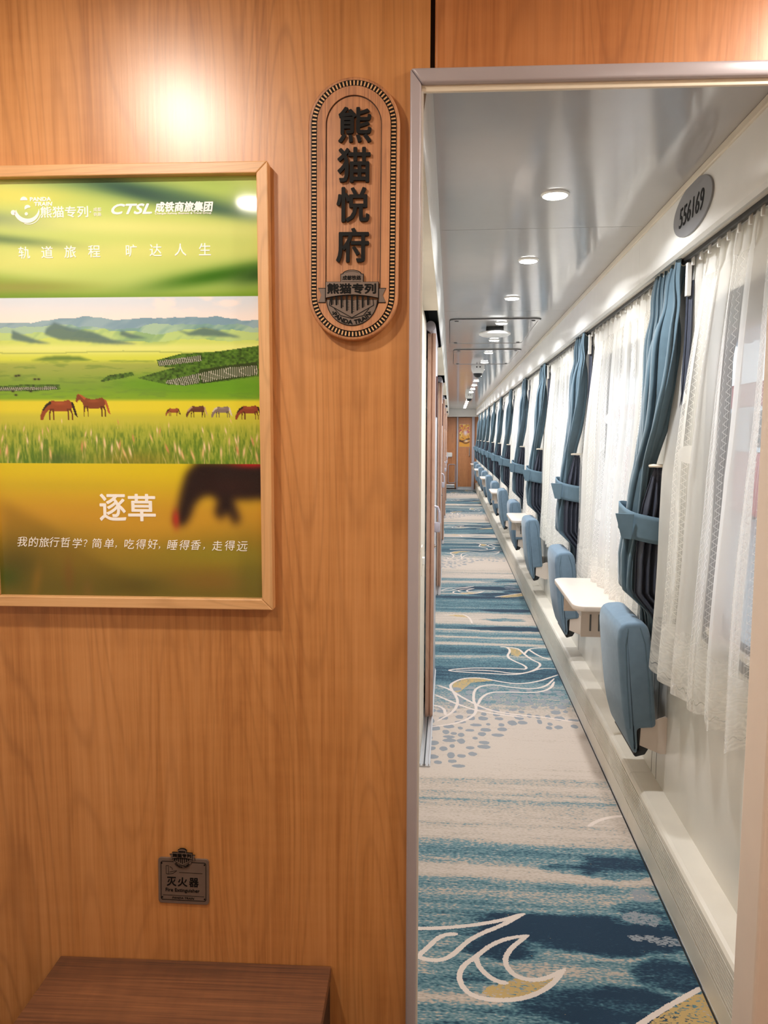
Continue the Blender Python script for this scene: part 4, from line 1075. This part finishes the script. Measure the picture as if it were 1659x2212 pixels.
def fit_text(parent, name, body, cx, cz, width=None, height=None, y=0.0, depth=0.0004, offset=0.0, shear=0.0, mt=None, rot=0.0, sx=1.0):
    me = text_mesh(body, 0.1, depth, 0.0, shear, sx=sx)
    co = mesh_pts(me); ext = co.max(0)-co.min(0)
    k = (width/ext[0]) if width else (height/ext[2])
    co[:, 0] *= k; co[:, 2] *= k
    if height and width: co[:, 2] *= height/(ext[2]*k)
    c, s = math.cos(rot), math.sin(rot); x, zz = co[:, 0].copy(), co[:, 2].copy()
    co[:, 0] = x*c - zz*s + cx; co[:, 2] = x*s + zz*c + cz; co[:, 1] += y
    set_pts(me, co)
    if offset:            # a bolder cut: the same outline spread evenly around itself
        bm = bmesh.new()
        for i in range(8):
            a = 2*PI*i/8; t = bmesh.new(); t.from_mesh(me)
            bmesh.ops.translate(t, verts=t.verts, vec=(offset*math.cos(a), 0.00001*i, offset*math.sin(a)))
            tm = bpy.data.meshes.new('t'); t.to_mesh(tm); t.free(); bm.from_mesh(tm); bpy.data.meshes.remove(tm)
        bm.to_mesh(me); bm.free()
    return me
YT = -0.0109
lg = MB()
def add_t(mb, body, X, Y, wpx=None, hpx=None, offset=0.0, shear=0.0):
    u, z = px2uz(X, Y)
    mb.mesh(fit_text(None, '', body, u, z, wpx/1217.0 if wpx else None, hpx/1277.0 if hpx else None, YT, 0.0004, offset, shear))
add_t(lg, 'PANDA', 121.5, 430, 43, 7.5, 0.0004); add_t(lg, 'TRAIN', 127, 440, 37, 7.5, 0.0004, 0.1)
add_t(lg, '熊猫专列', 170, 457, 98, 23, 0.0003)
add_t(lg, '成都', 238.5, 453, 16, 8); add_t(lg, '铁路', 238.5, 463, 16, 8); add_t(lg, '·', 224, 458, None, 3)
def arcpoly(cx, cy, R, r, a0, a1, dx=0, dy=0, n=24):
    P = [(cx+R*math.cos(math.radians(a0+(a1-a0)*i/n)), cy+R*math.sin(math.radians(a0+(a1-a0)*i/n))) for i in range(n+1)]
    Q = [(cx+dx+r*math.cos(math.radians(a0+(a1-a0)*i/n)), cy+dy+r*math.sin(math.radians(a0+(a1-a0)*i/n))) for i in range(n+1)]
    return [px2uz(*p) for p in P+Q[::-1]]
lg.prism(arcpoly(87, 432, 7.5, 0.3, 180, 360), 'y', YT-0.0002, YT+0.0002)
lg.prism(arcpoly(64, 457, 5.2, 0.3, 0, 350), 'y', YT-0.0002, YT+0.0002)
lg.prism(arcpoly(92, 452, 27, 24, 8, 168, 1.5, -6), 'y', YT-0.0002, YT+0.0002)
lg.prism(arcpoly(95, 455, 27, 25.5, 15, 110, 0, 0), 'y', YT-0.0002, YT+0.0002)
lg.prism(arcpoly(94, 448, 6.5, 0.3, 150, 350), 'y', YT-0.0002, YT+0.0002); lg.prism(arcpoly(91, 460, 3.4, 0.3, 0, 350), 'y', YT-0.0002, YT+0.0002)
lg.build('emblem_lettering', M_PRINTW, poster)
l2 = MB(); add_t(l2, 'CTSL', 308, 453, 80, 20, 0.0008, 0.35); add_t(l2, '.', 349, 461, None, 4)
add_t(l2, '成铁商旅集团', 416, 450, 118, 20, 0.0006, 0.15); add_t(l2, 'Chengdu Railway Business & Travel Group', 414, 463.5, 115, 5, 0.0001)
l2.build('company_lettering', M_PRINTW, poster)
l3 = MB()
for ch, x in zip('轨道旅程旷达人生', (83, 131, 179, 229, 306, 356, 407, 457)): add_t(l3, ch, x, 541-0.008*x, None, 25, 0.00015)
l3.build('slogan_lettering', M_PRINTW, poster)
l4 = MB(); add_t(l4, '逐', 250, 1087, 55, 58, 0.0009); add_t(l4, '草', 312, 1087, 57, 58, 0.0009); l4.build('title_lettering', M_PRINTW, poster)
l5 = MB(); hs = '我的旅行哲学？简单，吃得好，睡得香，走得远'
hx = [52, 76, 99, 122, 146, 171, 189, 214, 239, 254, 283, 308, 333, 347, 375, 401, 425, 442, 470, 497, 523]
rs = random.Random(3)
for ch, x in zip(hs, hx):
    h = {'，': 6, '？': 16}.get(ch, 22)
    add_t(l5, ch, x, 1164.5+0.010*x+(7 if ch == '，' else 0)+rs.uniform(-0.8, 0.8), None, h, 0.0, rs.uniform(0.10, 0.24))
l5.build('handwritten_lettering', M_PRINTW, poster)

# ------------------------------------------------------------------ the round-topped emblem used twice
def emblem(parent, cx, cz, k, y0):
    """drawn in units of one, 918 wide; k = metres per unit; y0 = front plane behind it"""
    def q(pts): return [(cx+(x-795)*k, cz-(y-1205)*k) for x, y in pts]
    tail_l = [(333, 1072), (436, 1072), (436, 1270), (333, 1270), (378, 1170)]
    tail_r = [(1590-x, y) for x, y in tail_l]
    ban = [(432, 992), (638, 992), (638, 888), (672, 884)] + [(795+130*math.cos(a), 892+58*math.sin(a)-0) for a in [PI+PI*i/16 for i in range(17)]] + [(918, 884), (952, 888), (952, 992), (1158, 992), (1158, 1212)]
    ban += [(795+(1158-795)*math.cos(0)*(1-2*i/20), 1212-42*(1-((1-2*i/20)**2))) for i in range(1, 21)]
    disc = [(795+350*math.cos(a), 1228+348*math.sin(a)) for a in [PI*i/40 for i in range(41)]]
    def inset(pts, d):
        c = np.mean(np.array(pts), 0); return [(c[0]+(x-c[0])*(1-d/ max(60, abs(x-c[0])+1)), c[1]+(y-c[1])*(1-d/max(60, abs(y-c[1])+1))) for x, y in pts]
    root = MB().prism(q(disc), 'y', y0-0.0016, y0).build('emblem', M_INK, parent)
    MB().prism(q([(795+338*math.cos(a), 1232+334*math.sin(a)) for a in [PI*i/40 for i in range(41)]]), 'y', y0-0.0020, y0-0.0012).build('emblem_face', M_PLATE, root)
    o = MB()
    for p in (tail_l, tail_r): o.prism(q(p), 'y', y0-0.0014, y0)
    o.prism(q(ban), 'y', y0-0.0030, y0); o.build('emblem_outline', M_INK, root)
    f = MB()
    for p in (tail_l, tail_r): f.prism(q(inset(p, 9)), 'y', y0-0.0018, y0-0.001)
    f.prism(q(inset(ban, 9)), 'y', y0-0.0034, y0-0.0025); f.build('emblem_face', M_PLATE, root)
    d = MB(); yy = y0-0.0023
    for x, y1 in ((515, 1302), (582, 1302), (652, 1340), (725, 1378), (795, 1412), (868, 1372), (940, 1336), (1012, 1302)):
        d.prism(q([(x-14, 1172), (x+14, 1172), (x+11, y1), (x-9, y1)]), 'y', yy-0.0001, yy+0.0003)
        for i in range(9):
            yq = 1185+(y1-1190)*i/9
            d.prism(q([(x+12, yq), (x+34, yq), (x+34, yq+5), (x+12, yq+5)]), 'y', yy-0.0001, yy+0.0003)
    d.build('column_marking', M_INK, root); d = MB()
    for x0, y0_, x1, y1 in ((487, 1302, 795, 1468), (795, 1468, 1092, 1302), (500, 1215, 487, 1302), (1080, 1215, 1092, 1302), (555, 1345, 640, 1440), (640, 1440, 795, 1478), (795, 1478, 950, 1440), (950, 1440, 1030, 1345)):
        a = math.atan2(y1-y0_, x1-x0); nx_, ny_ = -math.sin(a)*5, math.cos(a)*5
        d.prism(q([(x0+nx_, y0_+ny_), (x1+nx_, y1+ny_), (x1-nx_, y1-ny_), (x0-nx_, y0_-ny_)]), 'y', yy-0.0001, yy+0.0003)
    d.prism(q([(660, 989), (920, 989), (920, 993), (660, 993)]), 'y', y0-0.0037, y0-0.0033)
    for i in range(20):
        a = PI+0.22*PI+0.56*PI*i/20; a2 = a+0.56*PI/22
        d.prism(q([(795+118*math.cos(a), 905+50*math.sin(a)), (795+118*math.cos(a2), 905+50*math.sin(a2)), (795+118*math.cos(a2), 909+50*math.sin(a2)), (795+118*math.cos(a), 909+50*math.sin(a))]), 'y', y0-0.0037, y0-0.0033)
    for sx in (538, 1042):
        d.prism(q([(sx+(16 if i % 2 == 0 else 7)*math.cos(PI*i/5-PI/2), 1395+(16 if i % 2 == 0 else 7)*math.sin(PI*i/5-PI/2)) for i in range(10)]), 'y', yy-0.0001, yy+0.0003)
    d.build('line_marking', M_INK, root)
    tx = MB()
    def tt(body, x, y, w_, h_, off): tx.mesh(fit_text(None, '', body, cx+(x-795)*k, cz-(y-1205)*k, w_*k, h_*k, y0-0.0036, 0.0005, off*k))
    tt('成都铁路', 792, 942, 250, 58, 2)
    tx.build('city_lettering', M_INK, root); tx = MB()
    tt('熊猫专列', 790, 1084, 655, 128, 6)
    tx.build('train_lettering', M_INK, root); tx = MB()
    me = fit_text(None, '', 'PANDA TRAIN', 0, 0, 560*k, 54*k, 0, 0.0005, 4*k); co = mesh_pts(me)
    R_ = 300*k; th = co[:, 0]/R_; rr = R_ - co[:, 2]
    co[:, 0] = cx + rr*np.sin(th); co[:, 2] = cz-(1228-1205)*k - rr*np.cos(th); co[:, 1] += yy; set_pts(me, co); tx.mesh(me)
    tx.build('emblem_lettering', M_INK, root)
    return root

# ------------------------------------------------------------------ wooden plaque
QU, QZ = -0.1614, 1.764
plaque = thing('wall_plaque', 'tall round-ended wooden plaque with four raised black characters beside the doorway', 'plaque', ploc(QU, QZ), PA)
plaque.rotation_euler = (0, 0.008, PA)
HW, HH = 0.0742, 0.207
def stad(d, n=28):
    r = HW-d; c = HH-HW; P = []
    for i in range(n+1): a = PI*i/n; P.append((r*math.cos(a), c+r*math.sin(a)))
    for i in range(n+1): a = PI+PI*i/n; P.append((r*math.cos(a), -c+r*math.sin(a)))
    return P
MB().prism(stad(0), 'y', -0.018, 0.0, bevel=0.003, seg=3).build('board', M_OAK, plaque, smooth=40)
MB().ring(stad(0.0055), stad(0.0148), 'y', -0.0186, -0.017).build('border_band', M_INK, plaque)
tb = MB(); c_ = HH-HW; rm = HW-0.0101
per = []; sp = 0.00572
nst = int(2*c_/sp)
for i in range(nst):
    zz = -c_+2*c_*(i+0.5)/nst
    per += [(rm, zz, 0.0), (-rm, zz, 0.0)]
na = int(PI*rm/sp)
for i in range(na):
    a = PI*(i+0.5)/na; per += [(rm*math.cos(a), c_+rm*math.sin(a), a), (rm*math.cos(a+PI), -c_+rm*math.sin(a+PI), a)]
for x, z, a in per:
    ca_, sa_ = math.cos(a), math.sin(a); hl, hw = 0.0035, 0.00115
    tb.prism([(x+ca_*p-sa_*q_, z+sa_*p+ca_*q_) for p, q_ in ((-hl, -hw), (hl, -hw), (hl, hw), (-hl, hw))], 'y', -0.0192, -0.0180)
tb.build('border_marking', M_BEECH, plaque)
MB().ring(stad(0.0150), stad(0.0290), 'y', -0.0205, -0.017).build('raised_moulding', M_OAK, plaque, smooth=30)
MB().ring(stad(0.0290), stad(0.0303), 'y', -0.0184, -0.0175).build('moulding_shadow_groove', M_BENCH_D, plaque)
for ch, u, z in zip('熊猫悦府', (-0.1594, -0.1606, -0.1618, -0.1622), (1.8957, 1.8340, 1.7722, 1.7085)):
    me = fit_text(None, '', ch, u-QU, z-QZ, 0.0515, 0.0525, -0.0205, 0.005, 0.0010)
    MB().mesh(me).build('raised_character', M_BLACKC, plaque)
emblem(plaque, -0.0012, 1.6248-QZ, 1.205e-4, -0.0200)

# ------------------------------------------------------------------ fire extinguisher plate
FU, FZ = -0.4742, 0.5965
plate = thing('wall_plate', 'small bronze metal plate reading Fire Extinguisher low on the wooden wall', 'sign', ploc(FU, FZ), PA)
plate.rotation_euler = (0, 0.018, PA)
MB().prism(rrect(-0.0465, 0.0465, -0.0435, 0.0435, 0.006), 'y', -0.003, 0.0, bevel=0.0006).build('metal_sheet', M_PLATE, plate)
k = 1.094e-4
def pq(x, y): return ((x-730)*k, -(y-912)*k)
ink = MB()
bd = MB(); bd.ring(rrect(-0.0418, 0.0418, -0.0370, 0.0370, 0.004), rrect(-0.0408, 0.0408, -0.0360, 0.0360, 0.0035), 'y', -0.0034, -0.0028); bd.build('border_line', M_INK, plate)
for x, y in ((367, 610), (1085, 612), (372, 1205), (1085, 1210)):
    u, z = pq(x, y); MB().cyl((u, -0.0036, z), (u, -0.0028, z), 0.0014).build('rivet', M_INK, plate)
def bar(x0, y0, x1, y1, t=6):
    a = math.atan2(y1-y0, x1-x0); nx_, ny_ = -math.sin(a)*t/2, math.cos(a)*t/2
    ink.prism([pq(x0+nx_, y0+ny_), pq(x1+nx_, y1+ny_), pq(x1-nx_, y1-ny_), pq(x0-nx_, y0-ny_)], 'y', -0.0034, -0.0028)
bar(660, 762, 1050, 762); ink.build('rule_line', M_INK, plate); ink = MB(); bar(385, 1166, 1075, 1166); ink.build('rule_line', M_INK, plate); ink = MB()
for s_ in ((440, 650, 480, 650), (440, 650, 440, 790), (480, 650, 480, 800), (440, 790, 480, 800), (500, 665, 540, 690), (540, 690, 545, 720), (480, 800, 560, 780), (560, 780, 620, 735), (500, 760, 560, 745), (560, 745, 620, 735)): bar(*s_)
ink.build('pictogram', M_INK, plate)
tx = MB()
for ch, x in zip('灭火器', (530, 715, 905)):
    u, z = pq(x, 925); tx.mesh(fit_text(None, '', ch, u, z, 0.0168, 0.0168, -0.0033, 0.0005, 0.0004))
u, z = pq(715, 1080); tx.mesh(fit_text(None, '', 'Fire Extinguisher', u, z, 570*k, None, -0.0033, 0.0005, 0.00012))
u, z = pq(725, 1208); tx.mesh(fit_text(None, '', 'PANDA TRAIN', u, z, 370*k, 34*k, -0.0033, 0.0005, 0.0001, 0.2))
tx.build('lettering', M_INK, plate)
emblem(plate, -0.0012, 0.0445, 5.1e-5, -0.0030)

# ------------------------------------------------------------------ bench
bench = thing('low_bench', 'dark oak-topped box bench standing against the wooden wall under the poster', 'bench', ploc(-0.4575, 0), PA)
MB().box(-0.2515, 0.2515, -0.44, -0.001, 0.420, 0.442, bevel=0.0015).build('seat_top', M_BENCH, bench)
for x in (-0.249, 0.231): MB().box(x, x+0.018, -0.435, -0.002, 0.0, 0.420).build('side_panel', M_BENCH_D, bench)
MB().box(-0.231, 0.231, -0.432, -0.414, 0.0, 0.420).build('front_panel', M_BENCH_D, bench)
